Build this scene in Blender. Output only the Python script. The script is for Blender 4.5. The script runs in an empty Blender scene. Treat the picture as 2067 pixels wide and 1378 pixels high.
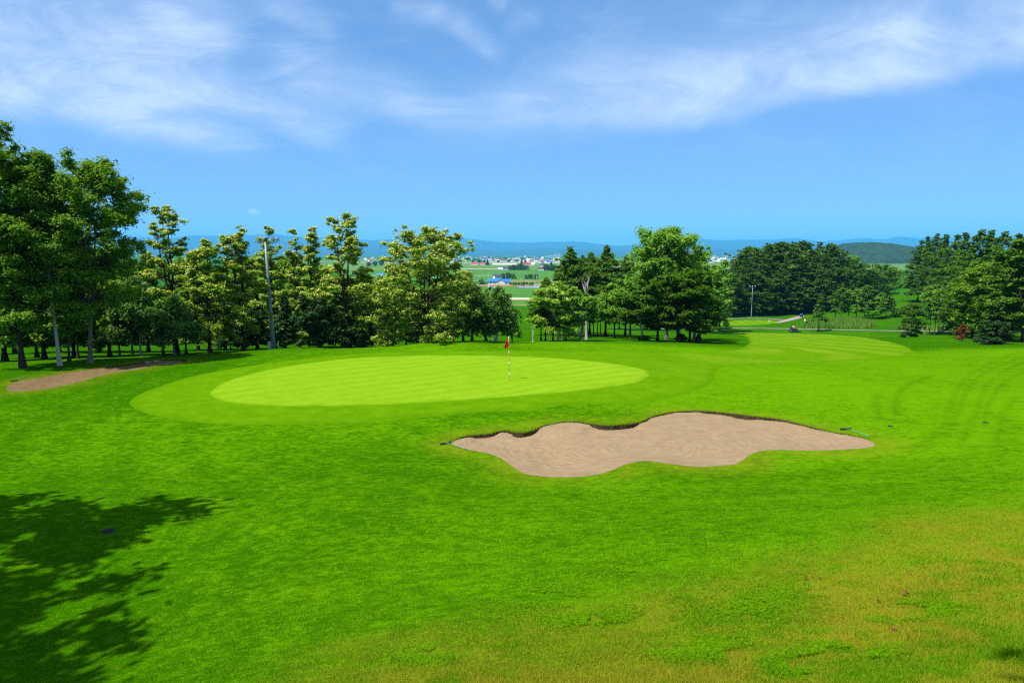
import bpy, bmesh, math, random
import numpy as np
from mathutils import Vector, Matrix
from mathutils.geometry import delaunay_2d_cdt

R = math.radians
scene = bpy.context.scene
COL = scene.collection
rng = np.random.default_rng(7)
rnd = random.Random(11)

# ------------------------------------------------------------------ camera
W0, H0, FPX = 2067, 1378, 1378.0          # photo size and focal length in photo pixels
ZC = 6.2                                  # eye above the putting surface
PITCH = math.atan2(689 - 512, FPX)
SP, CP = math.sin(PITCH), math.cos(PITCH)
cam_d = bpy.data.cameras.new("camera")
cam = bpy.data.objects.new("camera", cam_d)
COL.objects.link(cam)
cam.location = (0, 0, ZC)
cam.rotation_euler = (math.pi / 2 - PITCH, 0, 0)
cam_d.sensor_width = 36.0
cam_d.lens = 36.0 * FPX / W0
cam_d.clip_start = 0.1
cam_d.clip_end = 60000
scene.camera = cam


def ray(px, py):
    """direction of a photo pixel scaled to y = 1: (x/y, z/y)"""
    a = (np.asarray(px, float) - W0 / 2) / FPX
    b = (H0 / 2 - np.asarray(py, float)) / FPX
    dy = CP + b * SP
    return a / dy, (b * CP - SP) / dy


# ------------------------------------------------------------------ value noise (numpy)
_perm = rng.random((256, 256))


def vnoise(x, y):
    xi = np.floor(x).astype(int); yi = np.floor(y).astype(int)
    fx = x - xi; fy = y - yi
    fx = fx * fx * (3 - 2 * fx); fy = fy * fy * (3 - 2 * fy)
    a = _perm[xi & 255, yi & 255]; b = _perm[(xi + 1) & 255, yi & 255]
    c = _perm[xi & 255, (yi + 1) & 255]; d = _perm[(xi + 1) & 255, (yi + 1) & 255]
    return (a * (1 - fx) + b * fx) * (1 - fy) + (c * (1 - fx) + d * fx) * fy


def fbm(x, y, o=4):
    s = 0; a = .5; t = 0
    for k in range(o):
        s = s + a * vnoise(x * 2 ** k + 17.3 * k, y * 2 ** k + 5.1 * k); t += a; a *= .5
    return s / t


def smooth(a, b, x):
    t = np.clip((x - a) / (b - a), 0, 1)
    return t * t * (3 - 2 * t)


# ------------------------------------------------------------------ terrain
CTRL = [  # photo pixel, pixel row, depth in metres
    (0, 1378, 8.5), (500, 1378, 7.4), (1033, 1378, 6.3), (1550, 1378, 5.5), (2067, 1378, 4.9),
    (0, 1200, 11.2), (700, 1200, 10.1), (1400, 1200, 8.6), (2067, 1200, 7.5),
    (0, 1050, 14.5), (700, 1050, 13.8), (1400, 1050, 12.6), (2067, 1050, 11.3),
    (0, 950, 19), (500, 950, 18.8), (1090, 950, 18.8), (1500, 950, 18.5), (2067, 950, 16.6),
    (300, 900, 21.8), (900, 900, 21.6), (1750, 900, 21), (2067, 900, 19.5),
    (150, 845, 25.6), (600, 845, 25.4), (1150, 845, 24.5), (1400, 845, 24.6), (2067, 845, 24),
    (100, 800, 29.8), (600, 800, 29.5), (1300, 800, 29.4), (1700, 800, 29), (2067, 800, 28),
    (400, 769, 33), (1028, 769, 33.1), (1500, 769, 34.3), (2067, 769, 33.5),
    (100, 735, 37.8), (400, 735, 38.5), (1000, 735, 38.4), (1300, 735, 39), (1600, 735, 42), (2067, 735, 42.5),
    (450, 715, 43), (850, 715, 42.2), (1200, 715, 43.2), (1450, 715, 48), (1700, 715, 54), (2000, 715, 54),
    (640, 698, 47.5), (850, 693, 45.8), (960, 692, 46.5), (1100, 698, 49), (1500, 697, 68), (1800, 697, 72), (2067, 697, 66),
    (1500, 680, 110), (1700, 682, 105), (1900, 680, 98), (2067, 684, 88),
    (1450, 665, 185), (1610, 670, 178), (1800, 668, 165), (2000, 668, 150),
    (1480, 648, 208), (1600, 643, 212), (1500, 635, 232), (1650, 637, 225), (1760, 640, 205), (1850, 640, 190),
    (1700, 600, 262), (1800, 596, 268), (1800, 574, 292), (1880, 610, 235), (2000, 590, 262), (2067, 590, 255),
    (1330, 685, 82), (1250, 678, 98), (1200, 668, 130), (1350, 664, 175),
    (1050, 689, 74), (1050, 672, 112), (1050, 657, 165), (1040, 651, 198),
    (650, 705, 60), (850, 703, 58), (300, 713, 62), (0, 716, 62), (500, 696, 105), (0, 700, 105), (850, 690, 100), (0, 690, 160), (500, 686, 160),
]
FREE = [(0, 0, 4.3), (0, -6, 5.0), (-10, 0, 2.2), (8, 0, 4.9), (25, 0, 4.0), (-28, 4, 1.0), (-28, 20, 0.2), (30, 12, 1.6), (0, -40, 6),
        (-60, 30, -1), (60, 30, 0.3), (-70, -20, 2), (70, -20, 4), (-150, 120, -10), (150, 100, -6), (-260, 260, -16), (260, 260, -12), (0, 300, -17), (100, 330, -15), (0, -200, 6), (-250, 0, -6), (250, 0, 0)]


def warp(x, y):
    return np.arcsinh(x / 14.0), np.arcsinh(y / 14.0)


_cx, _cy, _cz = [], [], []
for (px, py, d) in CTRL:
    a, b = ray(px, py)
    _cx.append(a * d); _cy.append(d); _cz.append(ZC + b * d)
for (x, y, z) in FREE:
    _cx.append(x); _cy.append(y); _cz.append(z)
_wx, _wy = warp(np.array(_cx), np.array(_cy))


def _phi(r2):
    return np.where(r2 > 1e-12, .5 * r2 * np.log(np.maximum(r2, 1e-12)), 0)


_n = len(_wx)
_A = np.zeros((_n + 3, _n + 3))
_A[:_n, :_n] = _phi((_wx[:, None] - _wx) ** 2 + (_wy[:, None] - _wy) ** 2) + np.eye(_n) * 0.004
_A[:_n, _n] = 1; _A[:_n, _n + 1] = _wx; _A[:_n, _n + 2] = _wy
_A[_n:, :_n] = _A[:_n, _n:].T
_sol = np.linalg.solve(_A, np.concatenate([np.array(_cz), [0, 0, 0]]))
PLAIN = -29.0


def HT(x, y):
    """height of the turf"""
    x = np.asarray(x, float); y = np.asarray(y, float)
    sh = np.broadcast(x, y).shape
    xf = np.broadcast_to(x, sh).ravel(); yf = np.broadcast_to(y, sh).ravel()
    out = np.empty(xf.shape)
    for s in range(0, len(xf), 60000):
        a, b = warp(xf[s:s + 60000], yf[s:s + 60000])
        r2 = (a[:, None] - _wx) ** 2 + (b[:, None] - _wy) ** 2
        out[s:s + 60000] = _phi(r2) @ _sol[:_n] + _sol[_n] + _sol[_n + 1] * a + _sol[_n + 2] * b
    und = (fbm(xf * .35 + 3, yf * .35, 2) - .5) * .10 * smooth(5, 12, np.hypot(xf, yf))
    r = np.hypot(xf, yf)
    w = smooth(300, 400, r)
    out = (out + und) * (1 - w) + PLAIN * w
    return out.reshape(sh)


def h(x, y):
    return float(HT(np.array([x]), np.array([y]))[0])


def hit(px, py, dmin=4.0, dmax=450.0):
    """turf points seen at photo pixels"""
    px = np.atleast_1d(np.asarray(px, float)); py = np.atleast_1d(np.asarray(py, float))
    a, b = ray(px, py)
    ds = np.geomspace(dmin, dmax, 260)
    D = np.broadcast_to(ds, (len(px), len(ds)))
    G = HT(a[:, None] * D, D)
    below = (ZC + b[:, None] * D) < G
    k = np.where(below.any(1), below.argmax(1), len(ds) - 1)
    lo = ds[np.maximum(k - 1, 0)]; hi = ds[k]
    for _ in range(18):
        m = .5 * (lo + hi)
        bl = (ZC + b * m) < HT(a * m, m)
        hi = np.where(bl, m, hi); lo = np.where(bl, lo, m)
    d = .5 * (lo + hi)
    return np.stack([a * d, d], 1)


def at_depth(px, d, py=690):
    """ground point in the column of pixel px at depth d"""
    for _ in range(3):
        a, b = ray(px, py)
        x = float(a * d); z = h(x, d)
        t = (z - ZC) / d
        # invert row from slope
        py = H0 / 2 - FPX * math.tan(math.atan(t) + PITCH)
    return Vector((x, d, z))


def z_at(py, px, d):
    a, b = ray(px, py)
    return ZC + float(b) * d


# ------------------------------------------------------------------ object helpers
def tag(o, label=None, cat=None, group=None, kind=None):
    if label: o["label"] = label
    if cat: o["category"] = cat
    if group: o["group"] = group
    if kind: o["kind"] = kind
    return o


def empty(name, loc=(0, 0, 0), rz=0.0):
    o = bpy.data.objects.new(name, None)
    COL.objects.link(o)
    o.location = loc; o.rotation_euler = (0, 0, rz)
    o.empty_display_size = .3
    return o


def mesh_np(name, V, F, mat=None, parent=None, smooth_=False, attrs=None, fmat=None):
    """V (n,3) array, F (m,k) array of equal-sized faces"""
    V = np.asarray(V, np.float32); F = np.asarray(F, np.int32)
    me = bpy.data.meshes.new(name)
    m, k = F.shape
    me.vertices.add(len(V)); me.vertices.foreach_set("co", V.ravel())
    me.loops.add(m * k); me.loops.foreach_set("vertex_index", F.ravel())
    me.polygons.add(m)
    me.polygons.foreach_set("loop_start", np.arange(0, m * k, k, dtype=np.int32))
    me.update(calc_edges=True)
    if smooth_:
        me.polygons.foreach_set("use_smooth", np.ones(m, bool))
    if attrs:
        for nm, arr in attrs.items():
            at = me.attributes.new(nm, "FLOAT", "POINT")
            at.data.foreach_set("value", np.asarray(arr, np.float32))
    if mat:
        for mm in (mat if isinstance(mat, (list, tuple)) else [mat]):
            me.materials.append(mm)
    if fmat is not None:
        me.polygons.foreach_set("material_index", np.asarray(fmat, np.int32))
    o = bpy.data.objects.new(name, me)
    COL.objects.link(o)
    if parent: o.parent = parent
    return o


class MB:
    """collects boxes, tubes, discs into one mesh"""
    def __init__(s):
        s.bm = bmesh.new()

    def box(s, c, size, rz=0, rx=0, ry=0, bevel=0, mi=0):
        r = bmesh.ops.create_cube(s.bm, size=1)
        M = Matrix.Translation(c) @ Matrix.Rotation(rz, 4, 'Z') @ Matrix.Rotation(ry, 4, 'Y') @ Matrix.Rotation(rx, 4, 'X') @ Matrix.Diagonal((*size, 1))
        bmesh.ops.transform(s.bm, matrix=M, verts=r["verts"])
        fs = list({f for v in r["verts"] for f in v.link_faces})
        for f in fs: f.material_index = mi
        if bevel:
            es = list({e for v in r["verts"] for e in v.link_edges})
            bmesh.ops.bevel(s.bm, geom=es, offset=bevel, segments=2, affect='EDGES', profile=.5)
        return s

    def tube(s, pts, rads, n=8, cap=True, mi=0):
        pts = [Vector(p) for p in pts]
        if not isinstance(rads, (list, tuple)): rads = [rads] * len(pts)
        rings = []
        for i, p in enumerate(pts):
            t = (pts[min(i + 1, len(pts) - 1)] - pts[max(i - 1, 0)])
            t = t.normalized() if t.length > 1e-9 else Vector((0, 0, 1))
            a = t.cross(Vector((0.31, 0.95, 0.05)))
            if a.length < .2: a = t.cross(Vector((1, 0, 0)))
            a.normalize(); b = t.cross(a)
            rings.append([s.bm.verts.new(p + (a * math.cos(2 * math.pi * k / n) + b * math.sin(2 * math.pi * k / n)) * rads[i]) for k in range(n)])
        for i in range(len(rings) - 1):
            for k in range(n):
                f = s.bm.faces.new((rings[i][k], rings[i][(k + 1) % n], rings[i + 1][(k + 1) % n], rings[i + 1][k]))
                f.smooth = True; f.material_index = mi
        if cap:
            for rr in (rings[0][::-1], rings[-1]):
                f = s.bm.faces.new(rr); f.material_index = mi
        return s

    def lathe(s, prof, M=Matrix(), n=16, mi=0):
        """profile of (radius, z) turned about z, then placed by M"""
        rings = []
        for (r, z) in prof:
            rings.append([s.bm.verts.new(M @ Vector((max(r, 1e-4) * math.cos(2 * math.pi * k / n), max(r, 1e-4) * math.sin(2 * math.pi * k / n), z))) for k in range(n)])
        for i in range(len(rings) - 1):
            for k in range(n):
                f = s.bm.faces.new((rings[i][k], rings[i][(k + 1) % n], rings[i + 1][(k + 1) % n], rings[i + 1][k]))
                f.smooth = True; f.material_index = mi
        return s

    def prism(s, poly, y0, y1, M=Matrix(), mi=0):
        """closed polygon in x,z extruded along y"""
        a = [s.bm.verts.new(M @ Vector((p[0], y0, p[1]))) for p in poly]
        b = [s.bm.verts.new(M @ Vector((p[0], y1, p[1]))) for p in poly]
        n = len(poly)
        fs = [s.bm.faces.new(a), s.bm.faces.new(b[::-1])]
        for k in range(n):
            fs.append(s.bm.faces.new((a[k], b[k], b[(k + 1) % n], a[(k + 1) % n])))
        for f in fs: f.material_index = mi
        return s

    def build(s, name, mat=None, parent=None):
        bmesh.ops.recalc_face_normals(s.bm, faces=s.bm.faces)
        me = bpy.data.meshes.new(name)
        s.bm.to_mesh(me); s.bm.free()
        if mat:
            for mm in (mat if isinstance(mat, (list, tuple)) else [mat]):
                me.materials.append(mm)
        o = bpy.data.objects.new(name, me)
        COL.objects.link(o)
        if parent: o.parent = parent
        return o


def copy_tree(o, parent=None):
    c = o.copy(); COL.objects.link(c)
    if parent: c.parent = parent
    for ch in list(o.children):
        copy_tree(ch, c)
    return c


# ------------------------------------------------------------------ node helper
class N:
    def __init__(s, nt):
        s.t = nt

    def new(s, typ, **kw):
        n = s.t.nodes.new(typ)
        for k, v in kw.items(): setattr(n, k, v)
        return n

    def put(s, sock, v):
        if isinstance(v, bpy.types.NodeSocket): s.t.links.new(v, sock)
        elif v is not None: sock.default_value = v

    def m(s, op, a, b=None, c=None, clamp=False):
        n = s.new("ShaderNodeMath", operation=op, use_clamp=clamp)
        s.put(n.inputs[0], a); s.put(n.inputs[1], b)
        if c is not None: s.put(n.inputs[2], c)
        return n.outputs[0]

    def ss(s, a, b, x):
        n = s.new("ShaderNodeMapRange", interpolation_type='SMOOTHSTEP')
        s.put(n.inputs[0], x); s.put(n.inputs[1], a); s.put(n.inputs[2], b)
        n.inputs[3].default_value = 0; n.inputs[4].default_value = 1
        return n.outputs[0]

    def lin(s, a, b, x, c=0., d=1.):
        n = s.new("ShaderNodeMapRange")
        s.put(n.inputs[0], x); s.put(n.inputs[1], a); s.put(n.inputs[2], b); s.put(n.inputs[3], c); s.put(n.inputs[4], d)
        return n.outputs[0]

    def noise(s, vec, scale, detail=2., rough=.5, dist=0.):
        n = s.new("ShaderNodeTexNoise")
        s.put(n.inputs["Vector"], vec); n.inputs["Scale"].default_value = scale
        n.inputs["Detail"].default_value = detail; n.inputs["Roughness"].default_value = rough
        n.inputs["Distortion"].default_value = dist
        return n.outputs[0]

    def mix(s, f, a, b, mode='MIX'):
        n = s.new("ShaderNodeMix", data_type='RGBA', blend_type=mode)
        s.put(n.inputs[0], f)
        s.put(n.inputs[6], (*a, 1) if isinstance(a, tuple) and len(a) == 3 else a)
        s.put(n.inputs[7], (*b, 1) if isinstance(b, tuple) and len(b) == 3 else b)
        return n.outputs[2]

    def scale(s, vec, v):
        n = s.new("ShaderNodeVectorMath", operation='MULTIPLY')
        s.put(n.inputs[0], vec); n.inputs[1].default_value = v
        return n.outputs[0]

    def pos(s):
        return s.new("ShaderNodeNewGeometry").outputs["Position"]

    def obj(s):
        return s.new("ShaderNodeTexCoord").outputs["Object"]

    def orand(s):
        return s.new("ShaderNodeObjectInfo").outputs["Random"]

    def attr(s, name):
        return s.new("ShaderNodeAttribute", attribute_name=name).outputs["Fac"]

    def bump(s, hgt, strength=.5, dist=.02):
        n = s.new("ShaderNodeBump")
        s.put(n.inputs["Height"], hgt); n.inputs["Strength"].default_value = strength; n.inputs["Distance"].default_value = dist
        return n.outputs[0]


def material(name):
    mt = bpy.data.materials.new(name); mt.use_nodes = True
    mt.node_tree.nodes.clear()
    g = N(mt.node_tree)
    out = g.new("ShaderNodeOutputMaterial")
    return mt, g, out


def principled(g, out, col, rough=.8, spec=.2, metal=0., nrm=None):
    p = g.new("ShaderNodeBsdfPrincipled")
    g.put(p.inputs["Base Color"], (*col, 1) if isinstance(col, tuple) and len(col) == 3 else col)
    g.put(p.inputs["Roughness"], rough); p.inputs["Specular IOR Level"].default_value = spec
    p.inputs["Metallic"].default_value = metal
    if nrm is not None: g.put(p.inputs["Normal"], nrm)
    g.t.links.new(p.outputs[0], out.inputs[0])
    return p


def simple(name, col, rough=.6, spec=.3, metal=0., var=.25, scale=6.):
    """a plain colour with a little wear"""
    mt, g, out = material(name)
    f = g.noise(g.obj(), scale, 4, .6)
    dk = tuple(c * (1 - var) for c in col); lt = tuple(min(1, c * (1 + var * .5)) for c in col)
    c = g.mix(g.ss(.3, .7, f), dk, lt)
    principled(g, out, c, rough, spec, metal, g.bump(f, .15, .01))
    return mt
# ================================================================== sun, sky, haze
EXPOSURE = 1.05
SUN_EL = R(60)
SUN_TO = Vector((-0.84 * math.cos(SUN_EL), -0.54 * math.cos(SUN_EL), math.sin(SUN_EL))).normalized()
sd_ = bpy.data.lights.new("sun", 'SUN')
sd_.energy = 4.2; sd_.angle = R(0.53); sd_.color = (1.0, 0.955, 0.88)
sun = bpy.data.objects.new("sun", sd_); COL.objects.link(sun)
sun.rotation_euler = SUN_TO.to_track_quat('Z', 'Y').to_euler()
sun.location = (-60, -40, 120)

world = bpy.data.worlds.new("World"); scene.world = world
world.use_nodes = True
wt = world.node_tree; wt.nodes.clear(); g = N(wt)
sky = g.new("ShaderNodeTexSky", sky_type='NISHITA', sun_disc=False)
sky.sun_elevation = SUN_EL
sky.sun_rotation = math.atan2(SUN_TO.x, SUN_TO.y)
sky.altitude = 100; sky.air_density = 0.6; sky.dust_density = 0.0; sky.ozone_density = 5.0
dirv = g.new("ShaderNodeTexCoord").outputs["Generated"]
sx = g.new("ShaderNodeSeparateXYZ"); g.put(sx.inputs[0], dirv)
dy = g.m('MAXIMUM', g.m('ABSOLUTE', sx.outputs[1]), .08)
u_, v_ = g.m('DIVIDE', sx.outputs[0], dy), g.m('DIVIDE', sx.outputs[2], dy)
cv = g.new("ShaderNodeCombineXYZ"); g.put(cv.inputs[0], u_); g.put(cv.inputs[1], v_)
uv = cv.outputs[0]
wu = g.noise(uv, 3.0, 5, .6)
nwarp = g.new("ShaderNodeTexNoise"); g.put(nwarp.inputs["Vector"], uv); nwarp.inputs["Scale"].default_value = 3.2; nwarp.inputs["Detail"].default_value = 5
sw = g.new("ShaderNodeSeparateColor"); g.put(sw.inputs[0], nwarp.outputs["Color"])
U = g.m('ADD', u_, g.m('MULTIPLY', g.m('SUBTRACT', sw.outputs[0], .5), .13))
V = g.m('ADD', v_, g.m('MULTIPLY', g.m('SUBTRACT', sw.outputs[1], .5), .075))


def band(p0, p1, wu_, wl_, amp, ends=.25):
    """soft streak of cirrus between two sky directions; own widths above and below"""
    (x0, y0), (x1, y1) = [tuple(float(q) for q in ray(*p)) for p in (p0, p1)]
    L = math.hypot(x1 - x0, y1 - y0); tx, ty = (x1 - x0) / L, (y1 - y0) / L
    du = g.m('SUBTRACT', U, x0); dv = g.m('SUBTRACT', V, y0)
    t = g.m('ADD', g.m('MULTIPLY', du, tx), g.m('MULTIPLY', dv, ty))
    s = g.m('SUBTRACT', g.m('MULTIPLY', dv, tx), g.m('MULTIPLY', du, ty))
    up = g.m('DIVIDE', g.m('MAXIMUM', s, 0), wu_ / FPX)
    lo = g.m('DIVIDE', g.m('MAXIMUM', g.m('MULTIPLY', s, -1), 0), wl_ / FPX)
    q = g.m('SUBTRACT', 1, g.ss(0, 1, g.m('ADD', up, lo)))
    e = g.m('MULTIPLY', g.ss(-ends * L, ends * L, t), g.m('SUBTRACT', 1, g.ss(L - ends * L, L + ends * L, t)))
    return g.m('MULTIPLY', g.m('MULTIPLY', q, e), amp)


streaks = [band((-150, 90), (430, 150), 230, 150, 1.0), band((-100, 170), (470, 265), 110, 60, .7),
           band((380, 160), (700, 268), 95, 45, .75), band((560, 120), (860, 240), 85, 55, .65),
           band((520, 20), (680, 80), 60, 30, .55), band((300, 10), (480, 90), 90, 60, .55),
           band((950, 240), (1500, 205), 120, 50, .9), band((1400, 205), (1820, 150), 150, 50, .95), band((1700, 160), (2250, 70), 190, 50, 1.),
           band((1180, 135), (2100, 20), 150, 90, .38), band((880, 50), (1010, 115), 40, 26, .5), band((800, 20), (880, 35), 40, 40, .45),
           band((1020, 60), (1090, 50), 40, 30, .28), band((980, 5), (1010, 25), 40, 26, .35), band((1440, 60), (1540, 25), 60, 30, .25),
           band((150, 240), (500, 285), 60, 60, .35), band((900, 290), (1250, 275), 30, 24, .16), band((760, 215), (960, 240), 50, 40, .35)]
dens = streaks[0]
for s_ in streaks[1:]: dens = g.m('ADD', dens, s_)
rot = g.new("ShaderNodeMapping"); g.put(rot.inputs[0], uv); rot.inputs["Rotation"].default_value = (0, 0, R(-12)); rot.inputs["Scale"].default_value = (3.2, 8.0, 1)
fineR = g.noise(rot.outputs[0], 1.6, 10, .66, .6)
rot3 = g.new("ShaderNodeMapping"); g.put(rot3.inputs[0], uv); rot3.inputs["Rotation"].default_value = (0, 0, R(28)); rot3.inputs["Scale"].default_value = (2.6, 9.0, 1)
fineL = g.noise(rot3.outputs[0], 1.9, 10, .68, .9)
lw = g.ss(-.12, .05, u_)
fine = g.m('ADD', g.m('MULTIPLY', fineR, lw), g.m('MULTIPLY', fineL, g.m('SUBTRACT', 1, lw)))
fine2 = g.noise(uv, 9, 8, .6)
tex = g.m('MULTIPLY', g.lin(.30, .66, fine, .40, 1.15), g.lin(.3, .7, fine2, .72, 1.15))
dens = g.m('MULTIPLY', g.m('MULTIPLY', dens, tex), .66)
veil = g.m('MULTIPLY', g.m('MULTIPLY', g.ss(.42, .7, fine), .10), g.ss(.04, .2, v_))
dens = g.m('ADD', dens, veil)
over = g.m('MULTIPLY', g.ss(.50, 1.1, v_), g.lin(.3, .7, fine, .25, .75))   # unseen cloud added overhead to brighten and neutralise the shadows
dens = g.m('ADD', dens, over)
# one small lone cloud above the flowering trees
(cu, cw) = [float(q) for q in ray(512, 427)]
dd = g.m('SQRT', g.m('ADD', g.m('POWER', g.m('DIVIDE', g.m('SUBTRACT', u_, cu), 16 / FPX), 2), g.m('POWER', g.m('DIVIDE', g.m('SUBTRACT', v_, cw), 7 / FPX), 2)))
lone = g.m('MULTIPLY', g.m('SUBTRACT', 1, g.ss(.2, 1.1, g.m('ADD', dd, g.m('MULTIPLY', g.m('SUBTRACT', g.noise(uv, 110, 3), .5), 1.6)))), .55)
dens = g.m('MINIMUM', g.m('ADD', dens, lone), .88)
gm = g.new("ShaderNodeGamma"); g.put(gm.inputs[0], sky.outputs[0]); gm.inputs[1].default_value = .47
tint = g.mix(1.0, gm.outputs[0], (0.60, 0.95, 1.42), 'MULTIPLY')
bgs = g.new("ShaderNodeBackground"); g.put(bgs.inputs[0], tint); bgs.inputs[1].default_value = 0.15
bgc = g.new("ShaderNodeBackground"); bgc.inputs[0].default_value = (.56, .68, .86, 1); bgc.inputs[1].default_value = .62
mx = g.new("ShaderNodeMixShader"); g.put(mx.inputs[0], dens)
wt.links.new(bgs.outputs[0], mx.inputs[1]); wt.links.new(bgc.outputs[0], mx.inputs[2])
wo = g.new("ShaderNodeOutputWorld"); wt.links.new(mx.outputs[0], wo.inputs[0])

# haze: one closed box of even thin air round everything
mb = MB(); mb.box((0, 7500, 300), (92000, 46000, 720))
HZ = mb.build("haze")
mt, g, out = material("haze_air")
pv = g.new("ShaderNodeVolumePrincipled")
pv.inputs["Color"].default_value = (0.115, 0.53, 1.0, 1); pv.inputs["Density"].default_value = 5.8e-5; pv.inputs["Anisotropy"].default_value = 0.0
mt.node_tree.links.new(pv.outputs[0], out.inputs["Volume"])
HZ.data.materials.append(mt); tag(HZ, kind="stuff")

# ================================================================== regions of the course (photo pixels)
def curve_px(P, closed=True, sub=6):
    P = np.array(P, float); n = len(P); res = []
    rngk = range(n if closed else n - 1)
    for i in rngk:
        if closed: p0, p1, p2, p3 = P[(i - 1) % n], P[i], P[(i + 1) % n], P[(i + 2) % n]
        else: p0, p1, p2, p3 = P[max(i - 1, 0)], P[i], P[i + 1], P[min(i + 2, n - 1)]
        for k in range(sub):
            t = k / sub
            res.append(.5 * ((2 * p1) + (-p0 + p2) * t + (2 * p0 - 5 * p1 + 4 * p2 - p3) * t * t + (-p0 + 3 * p1 - 3 * p2 + p3) * t ** 3))
    if not closed: res.append(P[-1])
    return np.array(res)


def to_world(P, closed=True, sub=6):
    c = curve_px(P, closed, sub)
    return hit(c[:, 0], c[:, 1])


GREEN_PX = [(413, 798), (430, 780), (480, 760), (560, 742), (680, 725), (800, 718), (900, 716), (1000, 717), (1100, 721), (1200, 729), (1280, 740), (1318, 752), (1312, 765), (1280, 777), (1200, 788), (1100, 798), (1000, 805), (900, 813), (800, 819), (700, 822), (600, 823), (500, 820), (440, 811)]
APRON_PX = [(258, 815), (275, 797), (330, 776), (400, 756), (550, 731), (700, 715), (850, 708), (1000, 707), (1120, 709), (1200, 710), (1290, 712), (1360, 712), (1430, 710), (1485, 705), (1505, 697), (1509, 687), (1498, 677), (1450, 672), (1520, 671), (1620, 673), (1720, 678), (1790, 688), (1830, 699), (1846, 711), (1800, 721), (1700, 728), (1600, 733), (1510, 736), (1462, 741), (1446, 752), (1444, 767), (1425, 782), (1385, 796), (1301, 814), (1231, 815), (1138, 818), (1064, 830), (960, 832), (860, 842), (720, 853), (560, 858), (420, 855), (330, 844), (280, 830)]
B1_PX = [(913, 896), (918, 889), (941, 881), (985, 877), (1009, 871), (1027, 871), (1048, 875), (1069, 871), (1088, 864), (1111, 857), (1148, 852), (1190, 856), (1222, 860), (1259, 858), (1290, 853), (1313, 843), (1338, 836), (1375, 831), (1426, 831), (1476, 836), (1526, 842), (1577, 848), (1627, 860), (1677, 873), (1715, 879), (1748, 887), (1765, 898), (1753, 904), (1702, 908), (1640, 910), (1564, 909), (1531, 912), (1511, 921), (1486, 937), (1451, 941), (1413, 943), (1375, 940), (1325, 933), (1301, 931), (1266, 937), (1232, 951), (1197, 960), (1150, 964), (1104, 963), (1064, 958), (1041, 947), (1013, 927), (990, 917), (960, 911), (934, 906)]
B2_PX = [(13, 784), (30, 773), (62, 766), (124, 755), (174, 747), (248, 737), (314, 729), (355, 726), (380, 727), (366, 733), (314, 737), (281, 745), (232, 752), (190, 762), (157, 772), (116, 781), (62, 788), (22, 790)]
GREEN = to_world(GREEN_PX); APRON = to_world(APRON_PX); BK1 = to_world(B1_PX, sub=5); BK2 = to_world(B2_PX, sub=6)
DRY = hit(*np.array([(500, 1500), (760, 1378), (1100, 1310), (1300, 1250), (1500, 1185), (1700, 1130), (1900, 1070), (2067, 1035), (2500, 980), (2900, 1100), (2500, 1500)]).T, dmin=1.5)


def inside(P, poly):
    x, y = P[:, 0], P[:, 1]; r = np.zeros(len(P), bool)
    j = len(poly) - 1
    for i in range(len(poly)):
        xi, yi = poly[i]; xj, yj = poly[j]
        if yi != yj:
            c = ((yi > y) != (yj > y)) & (x < (xj - xi) * (y - yi) / (yj - yi) + xi)
            r ^= c
        j = i
    return r


def dist_line(P, L, closed=True):
    """distance to a polyline and index of its nearest segment"""
    best = np.full(len(P), 1e9); bi = np.zeros(len(P), int)
    n = len(L)
    for i in range(n if closed else n - 1):
        a = L[i]; b = L[(i + 1) % n]; ab = b - a; l2 = max(ab @ ab, 1e-12)
        t = np.clip(((P - a) @ ab) / l2, 0, 1)
        q = a + t[:, None] * ab - P
        d = np.hypot(q[:, 0], q[:, 1])
        m = d < best
        best[m] = d[m]; bi[m] = i
    return best, bi


def sdist(P, poly):
    d, _ = dist_line(P, poly)
    return np.where(inside(P, poly), d, -d)


def near_box(P, poly, pad):
    lo = poly.min(0) - pad; hi = poly.max(0) + pad
    return np.where((P > lo).all(1) & (P < hi).all(1))[0]


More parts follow.
